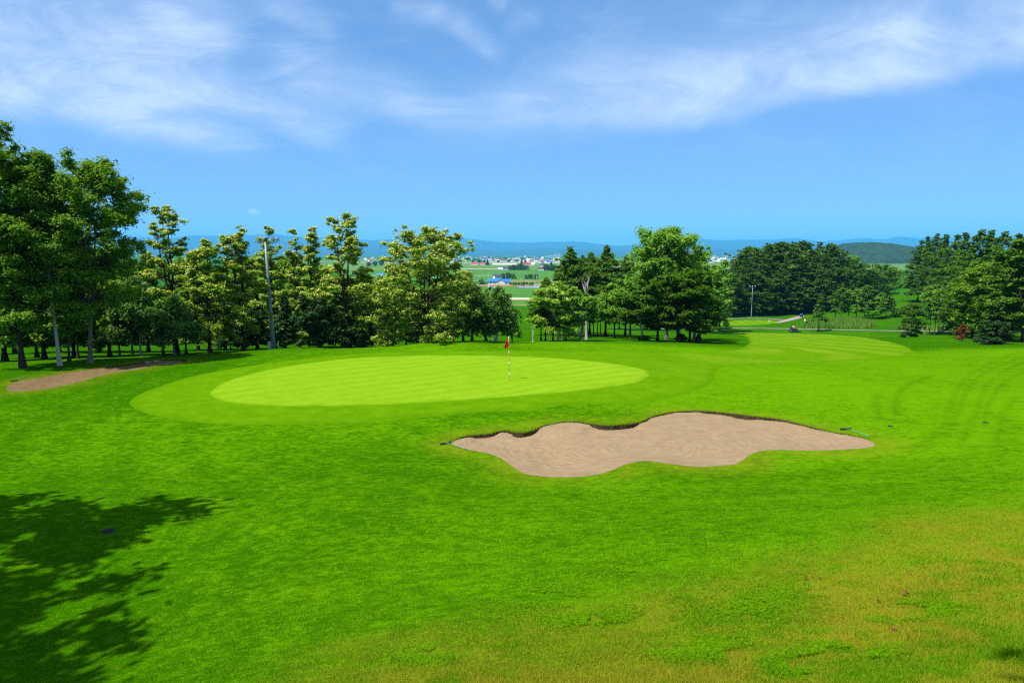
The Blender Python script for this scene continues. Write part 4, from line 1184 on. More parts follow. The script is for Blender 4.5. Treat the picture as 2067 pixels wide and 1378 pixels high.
plant_tree("rusty_shrub", 1941, 77.5, 654, 24, 'rust', 'brown', "reddish brown withered conifer bush at the left of the right wood", "shrub", seed=450, py=685, cb=.05, bottom=.04, shape='egg', elev=(10, 50), flat=.6, clump=.32, nl=36, sub=4, leaves=2600, leaf=.14, r0=.05, needle=True)
plant_tree("juniper_shrub", 2003, 69, 652, 66, 'spruce', 'dark', "round blackish juniper bush on the grass before the right wood", "shrub", seed=451, py=692, cb=.05, bottom=.01, shape='dome', leaders=5, fork=.1, spread=.6, elev=(5, 60), flat=.6, clump=.5, nl=50, sub=5, leaves=13000, leaf=.19, aspect=2.4)

# trees beside and behind the photographer: outside the frame, but their shade falls on the lawn
for i, (x, y, H, Rc, lb) in enumerate([(-16.0, 9.2, 13.2, 4.0, "tall tree left of the frame shading the near lawn, farther of two"), (-14.3, 4.2, 12, 3.9, "tall tree left of the frame shading the near lawn, nearer of two"), (2.8, -1.45, 14, 5.9, "tree behind the viewer shading the near right corner")]):
    t = Tree(500 + i, H, Rc, cb=.45, bottom=.4, shape='egg', leaders=4, fork=.4, elev=(10, 60), nl=46, sub=6, leaves=13500, leaf=.24, r0=.2, clump=.85, flat=.5, gap=.12)
    o = t.make("deciduous_tree", LM['alder'], BK['dark'], Vector((x, y, h(x, y))))
    tag(o, lb, "tree")
# ================================================================== plain, town, hills
def plain_pt(px, py, z=PLAIN):
    a, b = ray(px, py)
    d = (z - ZC) / float(b)
    return Vector((float(a) * d, d, z))


def noise_mat(name, a, b, sc, rough=.9, stripes=None):
    mt, g, out = material(name)
    p = g.pos()
    f = g.noise(p, sc, 4, .6)
    c = g.mix(g.ss(.35, .65, f), a, b)
    if stripes:
        s = g.noise(g.scale(p, stripes), 1., 2, .5)
        c = g.mix(g.m('MULTIPLY', g.ss(.45, .6, s), .5), c, (a[0] * .7, a[1] * .75, a[2] * .7))
    principled(g, out, c, rough, .1, 0, None)
    return mt


M_RICE = noise_mat("young_rice", (.040, .135, .006), (.062, .175, .008), .03, .9, (.01, .30, 1))
M_RICE2 = noise_mat("green_crop", (.070, .150, .016), (.10, .185, .022), .02, .9, (.006, .12, 1))
M_DIRT = noise_mat("field_track_dirt", (.26, .15, .085), (.33, .20, .12), .3)
M_PALE = noise_mat("field_track_gravel", (.40, .36, .30), (.50, .46, .40), .3)
mt, g, out = material("paddy_water"); principled(g, out, (.30, .36, .42), .12, .5); M_WATER = mt


def field(name, rows, x0, x1, mat, lift):
    """flat strip of farmland between two photo rows, seen from the hill"""
    (ya, yb) = rows
    V = [tuple(plain_pt(x0, yb, PLAIN + lift)), tuple(plain_pt(x1, yb, PLAIN + lift)), tuple(plain_pt(x1, ya, PLAIN + lift)), tuple(plain_pt(x0, ya, PLAIN + lift))]
    return tag(mesh_np(name, V, [(0, 1, 2, 3)], mat), kind="structure")


for rows, x0, x1, m in [((577.5, 601), 880, 1300, M_RICE), ((606, 626), 880, 1300, M_RICE), ((630, 660), 900, 1240, M_RICE), ((545.5, 566), 700, 1300, M_RICE), ((531, 545), 640, 1900, M_RICE2), ((522, 530), 500, 2100, M_RICE2), ((566.5, 574), 1020, 1300, M_RICE2)]:
    field("rice_field", rows, x0, x1, m, .12)
for rows, x0, x1, m in [((601, 603.4), 1005, 1300, M_PALE), ((603.4, 606), 1000, 1300, M_DIRT), ((615.4, 616.4), 880, 1300, M_DIRT), ((626.2, 629.2), 880, 1300, M_DIRT), ((574, 577), 930, 1300, M_DIRT), ((565.6, 566.8), 1022, 1300, M_DIRT), ((542.6, 543.3), 905, 1010, M_PALE), ((527.6, 528.5), 990, 1160, M_PALE), ((530, 530.6), 700, 1400, M_PALE), ((555.5, 556), 700, 1000, M_PALE)]:
    field("farm_track", rows, x0, x1, m, .30)
field("paddy_water", (577.6, 581), 1046, 1118, M_WATER, .32)
field("paddy_water", (566.8, 567.6), 900, 990, M_WATER, .32)

WALLS = dict(white=simple("white_siding", (.72, .71, .68), .8, .2, 0, .12, .6), cream=simple("cream_siding", (.60, .53, .42), .8, .2, 0, .12, .6), grey=simple("grey_siding", (.36, .36, .37), .8, .2, 0, .2, .5))
ROOFS = dict(blue=simple("blue_metal_roof", (.012, .14, .62), .45, .4, 0, .15, .4), red=simple("red_metal_roof", (.42, .035, .05), .5, .4, 0, .2, .4), slate=simple("dark_slate_roof", (.05, .05, .085), .6, .3, 0, .3, .4),
             grey=simple("grey_metal_roof", (.30, .31, .32), .5, .4, 0, .25, .5), white=simple("white_metal_roof", (.66, .67, .68), .5, .3, 0, .15, .5), teal=simple("teal_metal_roof", (.05, .22, .30), .5, .4, 0, .2, .5))
M_GLASS = simple("dark_window_glass", (.03, .04, .05), .15, .5, 0, .2, 1)


def gable(mb, L, Wd, hw, hr, ov=.5, c=(0, 0, 0), rz=0., mi=0, th=.25):
    """closed gable roof slab over an L x Wd plan"""
    M = Matrix.Translation(c) @ Matrix.Rotation(rz, 4, 'Z') @ Matrix.Rotation(R(90), 4, 'Z')
    y = Wd / 2 + ov
    dr = ov * hr / (Wd / 2)
    mb.prism([(-y, hw - dr), (0, hw + hr), (y, hw - dr), (y, hw - dr + th), (0, hw + hr + th * 1.3), (-y, hw - dr + th)], -L / 2 - ov, L / 2 + ov, M, mi)


def walls(mb, L, Wd, hw, hr, c=(0, 0, 0), rz=0., mi=0):
    M = Matrix.Translation(c) @ Matrix.Rotation(rz, 4, 'Z') @ Matrix.Rotation(R(90), 4, 'Z')
    mb.prism([(-Wd / 2, -.5), (-Wd / 2, hw), (0, hw + hr), (Wd / 2, hw), (Wd / 2, -.5)], -L / 2, L / 2, M, mi)


def house(name, label, loc, blocks, wall, roof, rz=0., windows=True, group=None, cat="house"):
    """blocks: (x, y, length, width, wall height, roof height, turn)"""
    o = empty(name, loc, rz)
    mw = MB(); mr = MB()
    for (x, y, L, Wd, hw, hr, t) in blocks:
        walls(mw, L, Wd, hw, hr, (x, y, 0), t); gable(mr, L, Wd, hw, hr, .6, (x, y, 0), t)
    mw.build("wall", WALLS[wall], o); mr.build("roof", ROOFS[roof], o)
    if windows:
        (x, y, L, Wd, hw, hr, t) = blocks[0]
        for k in range(3):
            mb = MB(); mb.box((x - L * .3 + k * L * .3, y - Wd / 2 - .03, hw * .55), (1.6, .10, 1.2)); mb.build("window", M_GLASS, o)
        mb = MB(); mb.box((x + L * .15, y - Wd / 2 - .03, 1.05), (1.1, .12, 2.1)); mb.build("door", WALLS['grey'], o)
    return tag(o, label, cat, group)


p = plain_pt(1004, 573.5)
house("farmhouse", "low white farmhouse with bright blue roofs in the gap between the trees", p, [(-4, 0, 13, 9, 3.6, 2.6, 0), (4, -2, 9, 10, 3.4, 2.6, R(90)), (10, 1, 9, 8, 3.2, 2.4, 0)], 'white', 'blue')
p = plain_pt(1004, 568)
house("farmhouse", "dark roofed house standing just behind the blue roofed farmhouse", p, [(0, 0, 9, 9, 6.2, 2.6, R(20))], 'white', 'slate')
p = plain_pt(1040, 639)
house("shed", "small grey shed behind the long grey shed at the foot of the hill", p, [(0, 0, 7.5, 5, 1.6, 1.0, 0)], 'grey', 'grey', 0, False, None, "shed")
p = plain_pt(1054, 655)
house("shed", "long shed with a pale grey roof beside the weeping birches", p, [(0, 3, 18, 7, 1.8, 2.2, 0)], 'grey', 'grey', R(-4), False, None, "shed")
p = plain_pt(1083, 645)
house("shed", "tiny blue roofed hut half hidden beside the long grey shed", p, [(0, 0, 3, 2.4, 1.5, .9, 0)], 'grey', 'blue', 0, False, None, "shed")
for px, py, bl, wl, rf, lb in [(1018, 545, (15, 9, 5, 2.2), 'white', 'slate', "white house with a dark roof on the fields, left of the tree clump"), (1010, 545.4, (9, 6, 3.2, 2), 'white', 'white', "small white house just left of the dark roofed white house on the fields"),
                               (1063, 536, (24, 13, 6, 4), 'cream', 'red', "red roofed barn behind the tree clump on the plain"), (1092, 546, (12, 9, 4, 3), 'white', 'slate', "white house with slate blue roof right of the tree clump on the plain"), (1095, 539.5, (10, 9, 7, 3), 'cream', 'slate', "cream house behind the slate roofed house on the plain"),
                               (958, 535, (22, 12, 4, 4), 'white', 'red', "white farm building with a red roof left of a dark tree on the plain"), (975, 535.5, (14, 10, 4, 4), 'cream', 'red', "small red roofed house beside the dark trees on the plain"), (925, 543.5, (9, 7, 3, 2.6), 'white', 'red', "tiny red roofed house at the edge of the widest flowering tree"),
                               (1075, 535.5, (12, 9, 4, 3), 'white', 'white', "white gabled house just right of the red roofed barn"), (680, 548, (16, 10, 5, 3), 'white', 'blue', "white house glimpsed through the tallest flowering tree"), (768, 560, (10, 8, 3.5, 2.5), 'white', 'blue', "blue roofed house glimpsed between two flowering trees"),
                               (1744, 528, (26, 12, 4, 4), 'white', 'red', "white building with a reddish roof at the foot of the wooded hill")]:
    L, Wd, hw, hr = bl
    house("house", lb, plain_pt(px, py), [(0, 0, L, Wd, hw, hr, 0)], wl, rf, R(rnd.uniform(-12, 12)), False)
mb = MB()
for k in range(2):
    M = Matrix.Rotation(R(90), 4, 'Z')
    mb.prism([(-4 + 9 * k, 0), (-3.6 + 9 * k, 2.2), (-2 + 9 * k, 3.6), (0 + 9 * k, 4), (2 + 9 * k, 3.6), (3.6 + 9 * k, 2.2), (4 + 9 * k, 0)], -38, 38, M)
o = mb.build("greenhouse", ROOFS['white']); o.location = plain_pt(1018, 534.5)
tag(o, "long white greenhouse tunnels lying across the plain", "greenhouse")

# distant town: small houses, each its own object
tp = {}
for wl, rf in [('white', 'blue'), ('white', 'red'), ('white', 'grey'), ('cream', 'slate'), ('white', 'white'), ('cream', 'teal')]:
    mb = MB(); walls(mb, 11, 9, 5.2, 2.6, mi=0); gable(mb, 11, 9, 5.2, 2.6, .6, mi=1)
    o = mb.build("town_house", [WALLS[wl], ROOFS[rf]])
    tag(o, f"tiny far off {wl} house with a {rf} roof in the town on the plain", "house", "houses of the far town")
    tp[(wl, rf)] = o
keys = list(tp); first = set()
for i in range(240):
    k = keys[rnd.choice([0, 1, 2, 2, 3, 3, 4, 4, 5])]
    q = rnd.random()
    px = rnd.uniform(890, 1135) if q < .62 else rnd.uniform(1396, 1490) if q < .86 else rnd.uniform(700, 800)
    py = 519.3 + 9.5 * rnd.random() ** 1.5 + (rnd.random() < .12) * 3
    o = tp[k] if k not in first else tp[k].copy()
    if k in first: COL.objects.link(o)
    first.add(k)
    o.location = plain_pt(px, py); s = rnd.uniform(.8, 1.5)
    o.scale = (s * rnd.uniform(.9, 1.6), s, s * rnd.uniform(.8, 1.2)); o.rotation_euler = (0, 0, rnd.uniform(0, 3.1))
for i, (px, py, w_, hh, lb) in enumerate([(1126, 518.8, 55, 30, "tallest white apartment block before the mountains"), (1118.5, 519, 30, 18, "white apartment block just left of the tallest"), (1110, 519, 44, 16, "low white block left in the row of apartment blocks"), (1103, 519.2, 24, 12, "lowest white block at the left end of the apartment row"),
                                          (1475, 518.4, 40, 20, "white apartment block above the pine wood's left end"), (1462, 518.6, 34, 15, "cream apartment block in the right part of the town"), (1440, 518.6, 60, 11, "long pale block in the right part of the town"), (1415, 518.8, 40, 10, "pale block just right of the tall light green tree")]):
    o = empty("apartment_block", plain_pt(px, py), 0)
    mb = MB(); mb.box((0, 0, hh / 2), (w_, 14, hh)); mb.box((w_ * .2, 0, hh + 1.5), (8, 8, 3.2)); mb.build("wall", WALLS['white' if i != 5 else 'cream'], o)
    mb = MB()
    for z in range(int(hh / 3)):
        mb.box((0, -7.06, 1.8 + 3 * z), (w_ * .94, .2, 1.1))
    mb.build("window_band", M_GLASS, o)
    tag(o, lb, "building", "apartment blocks of the far town")

# trees standing on the plain
pt = []
for i, (sh, lm) in enumerate([('round', 'maple'), ('cone', 'spruce'), ('dome', 'fresh')]):
    t = Tree(600 + i, 10, 4.6 if sh != 'cone' else 2.8, cb=.06, bottom=.02, shape=sh, leaders=1 if sh == 'cone' else 3, fork=.25, elev=(0, 55), nl=34, sub=4, leaves=2600, leaf=.95, clump=1.5, flat=.6, r0=.25)
    pt.append(t.make("field_tree", LM[lm], BK['dark'], (0, 0, 0), 0, 0, False))
used = set()


def field_tree(k, px, py, top, label, group=None, wide=1.):
    o = pt[k] if k not in used else copy_tree(pt[k])
    used.add(k)
    p = plain_pt(px, py); a, b = ray(px, top)
    s = (ZC + float(b) * p.y - PLAIN) / 10.4
    o.location = p; o.scale = (s * wide, s * wide, s); o.rotation_euler = (0, 0, rnd.uniform(0, 6))
    tag(o, label, "tree", group)


CL = "dark tree in the round clump on the plain, right of the white house"
for (k, px, py, top) in [(0, 1030, 545, 536), (0, 1037, 545.5, 534), (2, 1043, 545, 535), (0, 1050, 545, 533), (0, 1057, 545, 535), (2, 1064, 545, 535), (1, 1053, 537, 524), (1, 1061, 536, 526)]:
    field_tree(k, px, py, top, CL if k != 1 else "dark pointed tree behind the round clump on the plain", "trees of the clump on the plain" if k != 1 else "pointed trees behind the clump", 1.15)
for (k, px, py, top, lb) in [(0, 1016, 563, 552, "dark tree behind the blue roofed farmhouse, leftmost"), (0, 1025, 563, 550, "dark tree behind the blue roofed farmhouse, in the middle"), (2, 1036, 563, 551, "dark tree right behind the blue roofed farmhouse, nearest the gap"), (2, 1062, 563, 554, "grey green tree low on the field right of the farmhouse trees"), (0, 1071, 563, 553, "dark tree low on the field, second right of the farmhouse trees"), (2, 1081, 564, 552, "bushy tree on the field beside the pointed larch"),
                             (0, 1103, 546, 533, "dark tree beside the slate roofed house"), (1, 1112, 546, 529, "tall dark pointed tree right of the slate roofed house"), (0, 1117, 547, 534, "dark tree almost touching the pointed larch"), (1, 984, 535, 523, "dark pointed tree left of the greenhouse"), (0, 976, 534, 526, "dark round tree among the red roofed houses"), (0, 967, 531, 523, "dark tree above the white farm building"), (0, 955, 530, 524, "dark tree at the town's near edge"),
                             (2, 942, 576, 560, "bushy tree left of the blue roofed farmhouse"), (2, 972, 575, 562, "small tree at the left gable of the blue roofed farmhouse"), (1, 905, 534, 524, "dark tree glimpsed right of the widest flowering tree's top"), (0, 770, 536, 526, "dark tree on the plain between two flowering trees"), (0, 757, 537, 527, "dark tree on the plain right of the tallest flowering tree"), (0, 745, 538, 529, "round tree on the plain close to the tallest flowering tree")]:
    field_tree(k, px, py, top, lb, "single trees out on the plain", 1.2)
for i in range(9):
    field_tree((0, 2, 0)[i % 3], 1031 + i * 5.4 + rnd.uniform(-1, 1), 576 + rnd.uniform(-.6, .6), 569 + rnd.uniform(-1, 2), "small dark bush in the hedge row right of the blue roofed farmhouse", "bushes of the field hedge")
for i in range(46):
    q = rnd.random(); px = rnd.uniform(885, 1140) if q < .65 else rnd.uniform(1395, 1500) if q < .85 else rnd.uniform(690, 800)
    py = 519.6 + rnd.random() * 10
    field_tree(rnd.choice([0, 0, 1]), px, py, py - rnd.uniform(3, 6.0) * (1 if py > 524 else .6), "dark tree among the houses of the far town", "trees of the far town", 1.5)
for i in range(26):
    px = rnd.uniform(1560, 1830); py = 526.5 + rnd.random() * 3
    field_tree(0, px, py, py - rnd.uniform(3, 6), "dark tree in the line at the wooded hill's foot", "trees at the hill's foot", 1.6)
for i, (px, py, top) in enumerate([(986, 571, 552), (1020, 566, 555), (1052, 575, 562), (1083, 573, 556), (967, 573, 556)]):
    mb = MB(); p = plain_pt(px, py); a, b = ray(px, top); hh = ZC + float(b) * p.y - PLAIN
    mb.tube([(0, 0, -.3), (0, 0, hh)], [.22, .16], 6); mb.box((0, 0, hh - .8), (1.8, .15, .15))
    o = mb.build("utility_pole", WALLS['grey']); o.location = p
    tag(o, "slender grey utility pole standing by the farm road", "pole", "utility poles on the plain")

# wooded hill beyond the wood
M_HILL = noise_mat("hill_forest", (.006, .020, .004), (.022, .048, .008), .05)
gx, gy = np.meshgrid(np.linspace(1560, 2010, 300), np.linspace(2350, 3700, 150))
hx = (gx - W0 / 2) / FPX * 2900; hx = hx * (gy / 2900) ** .25
prof_px = [(1560, 526), (1640, 520), (1680, 506), (1700, 497), (1725, 491), (1750, 490), (1780, 493), (1805, 497), (1840, 503), (1890, 512), (2010, 525)]
top = np.interp(gx, [q[0] for q in prof_px], [q[1] for q in prof_px])
zt_ = ZC + ray(gx, top)[1] * 2900 - PLAIN
f = np.sin(np.clip((gy - 2400) / 1100, 0, 1) * math.pi) ** .8
cellx, celly = hx / 13., gy / 15.
best = np.full(hx.shape, 9.)
for i in (-1, 0, 1):
    for j in (-1, 0, 1):
        cx_ = np.floor(cellx) + i; cy_ = np.floor(celly) + j
        jx = cx_ + _perm[cx_.astype(int) & 255, cy_.astype(int) & 255]; jy = cy_ + _perm[(cx_.astype(int) + 91) & 255, (cy_.astype(int) + 37) & 255]
        best = np.minimum(best, (cellx - jx) ** 2 + (celly - jy) ** 2)
hz_ = PLAIN - 1 + (zt_ - 7) * f + smooth(0, .12, f) * 13 * np.sqrt(np.clip(1 - best, 0, 1)) * (.6 + .6 * fbm(hx / 40, gy / 40, 2))
i2 = np.arange(hx.size).reshape(hx.shape)
F2 = np.stack([i2[:-1, :-1], i2[:-1, 1:], i2[1:, 1:], i2[1:, :-1]], -1).reshape(-1, 4)
tag(mesh_np("wooded_hill", np.stack([hx.ravel(), gy.ravel(), hz_.ravel()], 1), F2, M_HILL, None, True), kind="structure")

# mountain ranges
M_MTN = noise_mat("mountain_forest", (.010, .028, .016), (.022, .045, .024), .0022)


def mountains(name, ridge, d0, d1, seed, rough_):
    px = np.arange(-1250, 3300, 6.); dd = np.linspace(0, 1, 60)
    gx, gt = np.meshgrid(px, dd)
    D = d0 + (d1 - d0) * gt
    top = np.interp(gx, [q[0] for q in ridge], [q[1] for q in ridge]) + 5 * np.sin(gx / 97.) * (np.abs(gx - 1033) > 1500)
    a, b = ray(gx, top)
    dr = d0 + (d1 - d0) * .7
    zr = ZC + b * dr - PLAIN
    X_ = (gx - W0 / 2) / FPX * D
    sh = np.where(gt < .7, (gt / .7) ** 1.15, 1 - (gt - .7) / .3 * .8)
    nz = fbm(X_ / 1500 + seed, D / 2200, 5) - .5
    Zm = PLAIN - 2 + zr * sh * (1 + nz * rough_ * (1 - np.abs(gt - .7) * .6)) 
    Zm = np.where(gt < .03, PLAIN - 6, Zm)
    i2 = np.arange(X_.size).reshape(X_.shape)
    F2 = np.stack([i2[:-1, :-1], i2[:-1, 1:], i2[1:, 1:], i2[1:, :-1]], -1).reshape(-1, 4)
    tag(mesh_np(name, np.stack([X_.ravel(), D.ravel(), Zm.ravel()], 1), F2, M_MTN, None, True), kind="structure")


mountains("mountains", [(-500, 474), (0, 470), (200, 476), (330, 480), (400, 477), (440, 479), (520, 474), (560, 472), (600, 478), (700, 482), (760, 484), (820, 481), (880, 476), (920, 478), (960, 483), (1000, 489), (1050, 490), (1100, 487), (1150, 486), (1180, 488), (1210, 493), (1250, 496), (1290, 492), (1340, 485), (1400, 482), (1440, 484), (1500, 482), (1550, 485), (1600, 482), (1650, 486), (1700, 482), (1735, 479), (1770, 484), (1808, 478), (1850, 482), (1950, 478), (2100, 474), (2600, 480)], 17500, 24500, 3, .30)
mountains("foothills", [(-500, 500), (300, 498), (700, 503), (900, 499), (1000, 503), (1100, 501), (1200, 505), (1300, 503), (1420, 500), (1500, 507), (1600, 500), (1700, 503), (1800, 500), (2000, 506), (2600, 500)], 13000, 17500, 21, .5)

# ================================================================== things on the course
M_PIN = simple("weathered_white_paint", (.50, .50, .42), .5, .3, 0, .1)
M_WHITE = simple("white_paint", (.78, .78, .76), .4, .4, 0, .08)
M_RED = simple("red_paint", (.50, .055, .02), .45, .4, 0, .2)
M_STEEL = simple("galvanised_steel", (.15, .215, .215), .5, .4, .2, .22, 3.)
M_DARK = simple("black_plastic", (.018, .018, .02), .6, .3, 0, .3)
M_RUB = simple("tyre_rubber", (.02, .02, .02), .9, .1, 0, .3)
M_TEAL = simple("teal_green_handle", (.07, .26, .17), .5, .4, 0, .2)

# flagstick
fb = hit([1028.3], [769])[0]; fz = h(*fb) + .04
fp = empty("flagstick", (fb[0], fb[1], fz))
top_z = z_at(681, 1026, fb[1]) - fz
lean = -.035
mb = MB(); segs = [0, .075, .20, .325, .45, .575, .70, .80, 1.0]
for k in range(len(segs) - 1):
    a, b = segs[k] * top_z, segs[k + 1] * top_z
    mb.tube([(lean * a / top_z, 0, a - (.1 if k == 0 else 0)), (lean * b / top_z, 0, b)], .0165, 10, True, mi=1 if k % 2 == 0 and k < 7 else 0)
mb.build("pole", [M_PIN, M_RED], fp)
mb = MB(); mb.lathe([(.0, 0), (.02, .0), (.024, .02), (.02, .045), (0, .055)], Matrix.Translation((lean, 0, top_z))); mb.build("finial", M_WHITE, fp)
mb = MB(); mb.lathe([(.054, -.12), (.054, .004), (.064, .006), (.066, .0)], Matrix(), 20); mb.build("cup", M_DARK, fp)
mt, g, out = material("red_flag_cloth")
d_ = g.new("ShaderNodeBsdfDiffuse"); d_.inputs[0].default_value = (.62, .008, .018, 1); t_ = g.new("ShaderNodeBsdfTranslucent"); t_.inputs[0].default_value = (.62, .010, .018, 1)
ms = g.new("ShaderNodeMixShader"); ms.inputs[0].default_value = .3
mt.node_tree.links.new(d_.outputs[0], ms.inputs[1]); mt.node_tree.links.new(t_.outputs[0], ms.inputs[2]); mt.node_tree.links.new(ms.outputs[0], out.inputs[0])
nu, nv = 18, 14; V = []
for i in range(nu + 1):
    u = i / nu
    for j in range(nv + 1):
        v = j / nv
        wv_ = .25 * (.22 + .78 * v ** .85)
        zz = top_z - .02 - .40 * v - .09 * v * math.sin(u * math.pi * .80) - .03 * u
        xx = lean + .018 - u * wv_
        yy = .045 * math.sin(u * 9 + v * 1.2) * (.3 + .7 * v)
        V.append((xx, yy, zz))
Fq = [(i * (nv + 1) + j, i * (nv + 1) + j + 1, (i + 1) * (nv + 1) + j + 1, (i + 1) * (nv + 1) + j) for i in range(nu) for j in range(nv)]
o = mesh_np("flag", V, Fq, mt, fp, True); md = o.modifiers.new("thick", "SOLIDIFY"); md.thickness = .004
tag(fp, "red flag hanging from a red and white banded pin on the putting green", "golf flag")


def rake(h0, h1, e, label):
    a = hit([h0[0]], [h0[1]])[0]; b = hit([h1[0]], [h1[1]])[0]; c = hit([e[0]], [e[1]])[0]
    m = (a + b) / 2; z = h(*m) + .05
    o = empty("bunker_rake", (m[0], m[1], z))
    w = float(np.hypot(*(b - a))); rz = math.atan2(b[1] - a[1], b[0] - a[0])
    mb = MB(); mb.box((0, 0, 0), (w, .07, .035), rz, bevel=.008)
    for k in range(15):
        t = (k / 14 - .5) * w * .96
        mb.tube([(t * math.cos(rz), t * math.sin(rz), 0), (t * math.cos(rz) + .01, t * math.sin(rz), -.085)], [.009, .004], 5)
    mb.build("head", M_DARK, o)
    d = Vector((c[0] - m[0], c[1] - m[1], h(*c) + .045 - z))
    mb = MB(); mb.tube([Vector((0, 0, .01)), d * .5 + Vector((0, 0, .015)), d], [.012, .011, .011], 8); mb.build("handle", M_TEAL, o)
    return tag(o, label, "rake")


rake((889, 898), (910, 895.2), (944, 909.5), "bunker rake with a green handle lying at the left tip of the big sand bunker")
rake((1696, 868.2), (1717, 866.5), (1755, 882.5), "bunker rake with a green handle lying on the grass above the big bunker's right tip")
rake((21, 770.5), (36, 768.8), (54, 761.5), "bunker rake lying on the far lip of the left sand bunker")


def floodlight(px, py_base, d, top, arm_l, arm_r, heads, r0, label, tilt=0., box=False):
    p = at_depth(px, d, py_base)
    H_ = z_at(top, px, d) - p.z
    o = empty("floodlight_pole", p)
    T = lambda f: Vector((tilt * f, 0, H_ * f))
    mb = MB(); mb.tube([(0, 0, -.3), T(.02), T(.25), T(.252), T(.6), T(1.)], [r0, r0, r0 * .86, r0 * .80, r0 * .62, r0 * .45], 14); mb.build("pole", M_STEEL, o)
    c = T(1.)
    mb = MB(); mb.box(c + Vector(((arm_r - arm_l) / 2, 0, 0)), (arm_l + arm_r, .09, .08)); mb.tube([c + Vector((-arm_l * .7, 0, 0)), c + Vector((0, 0, -.55))], .022, 6); mb.tube([c + Vector((arm_r * .7, 0, 0)), c + Vector((0, 0, -.55))], .022, 6)
    mb.build("crossarm", M_STEEL, o)
    for (x, az, el, rr) in heads:
        M = Matrix.Translation(c + Vector((x, 0, .06 + rr * .95))) @ Matrix.Rotation(R(az), 4, 'Z') @ Matrix.Rotation(R(90 - el), 4, 'X')
        mb = MB(); mb.lathe([(rr * .28, -rr * 1.25), (rr * .36, -rr * .7), (rr * .62, -rr * .35), (rr * .92, 0), (rr, .12 * rr), (rr * .93, .10 * rr), (rr * .6, -.25 * rr), (0, -.35 * rr)], M, 18)
        hd = mb.build("lamp_head", M_STEEL, o)
        mb = MB(); mb.lathe([(0, .055 * rr), (rr * .92, .05 * rr), (rr * .93, .02 * rr), (0, .02 * rr)], M, 18); mb.build("lens", M_GLASSP, hd)
        mb = MB(); mb.tube([c + Vector((x - rr * .5, 0, .03)), c + Vector((x - rr * .62, 0, .06 + rr))], .016, 5); mb.tube([c + Vector((x + rr * .5, 0, .03)), c + Vector((x + rr * .62, 0, .06 + rr))], .016, 5); mb.build("bracket", M_STEEL, o)
    if box:
        mb = MB(); mb.box((-.27, -.12, .26), (.16, .14, .62), bevel=.02); mb.build("switch_box", M_WHITE, o)
    return tag(o, label, "floodlight", "floodlight poles")


M_GLASSP = simple("floodlight_lens", (.50, .53, .55), .2, .5, 0, .15)
floodlight(552.5, 708, 49.5, 489, .75, .85, [(.02, 200, -10, .19), (.58, 60, 10, .17), (.90, 95, -5, .18)], .165, "tall steel floodlight pole with three lamp heads in front of the flowering trees", tilt=-.26, box=True)
floodlight(996.5, 690, 74, 586, .5, .5, [(-.45, 200, -10, .24), (.1, 120, 0, .2), (.45, 100, 0, .2)], .11, "pale lamp pole rising among the weeping birches")
floodlight(1372, 690, 88, 555, .4, .4, [(-.1, 190, 5, .3), (.45, 95, 10, .25)], .11, "pole whose pale lamp heads peep over the dark maples")
floodlight(457, 690, 76, 592, .3, .3, [(0, 180, 0, .2)], .10, "thin white pole in the shade left of the straight black trunk")
floodlight(1516.5, 637, 222, 580, 1.0, 1.0, [(-.9, 180, 0, .3), (0, 180, 0, .3), (.9, 180, 0, .3)], .17, "white lamp post standing against the dark pine wood")

# fairway mower and its driver
mp_ = hit([1602], [670.3], dmin=100)[0]; mz = h(*mp_) + .05
mo = empty("fairway_mower", (mp_[0], mp_[1], mz), R(8))
M_MBODY = simple("dark_green_machine_paint", (.018, .035, .022), .35, .5, 0, .3)
mb = MB(); mb.box((0, .1, .72), (1.05, 1.7, .42), bevel=.08); mb.box((0, .75, 1.0), (.95, .75, .40), bevel=.1); mb.box((0, -.55, .62), (.8, .5, .2), bevel=.05); mb.build("body", M_MBODY, mo)
for sx_, y_, r_, w_ in [(-.72, -.35, .40, .30), (.72, -.35, .40, .30), (-.60, .95, .30, .24), (.60, .95, .30, .24)]:
    M = Matrix.Translation((sx_, y_, r_)) @ Matrix.Rotation(R(90), 4, 'Y')
    mb = MB(); mb.lathe([(r_ * .55, -w_ / 2), (r_ * .93, -w_ / 2), (r_, -w_ * .3), (r_, w_ * .3), (r_ * .93, w_ / 2), (r_ * .55, w_ / 2)], M, 18); wh = mb.build("wheel", M_RUB, mo)
    mb = MB(); mb.lathe([(0, -w_ * .4), (r_ * .56, -w_ * .42), (r_ * .56, w_ * .42), (0, w_ * .4)], M, 12); mb.build("rim", M_STEEL, wh)
for (x, y) in [(-1.05, -1.0), (1.05, -1.0), (0, -1.15), (-.55, .3), (.55, .3)]:
    M = Matrix.Translation((x, y, .2)) @ Matrix.Rotation(R(90), 4, 'Y')
    mb = MB(); mb.lathe([(0, -.42), (.15, -.42), (.17, -.38), (.17, .38), (.15, .42), (0, .42)], M, 12); mb.box((x, y + .12, .30), (.88, .30, .10), bevel=.03); mb.tube([(x, y + .1, .3), (x * .5, -.3, .62)], .04, 6)
    mb.build("cutting_unit", M_MBODY, mo)
mb = MB(); mb.tube([(-.5, .55, .9), (-.5, .55, 1.95), (-.38, .55, 2.1), (.38, .55, 2.1), (.5, .55, 1.95), (.5, .55, .9)], .04, 8); mb.build("roll_bar", M_DARK, mo)
mb = MB(); mb.box((0, .12, 1.0), (.52, .50, .12), bevel=.05); mb.box((0, .40, 1.28), (.50, .12, .5), rx=R(-8), bevel=.05); mb.build("seat", M_DARK, mo)
mb = MB(); mb.tube([(0, -.62, .8), (0, -.36, 1.16)], .03, 6)
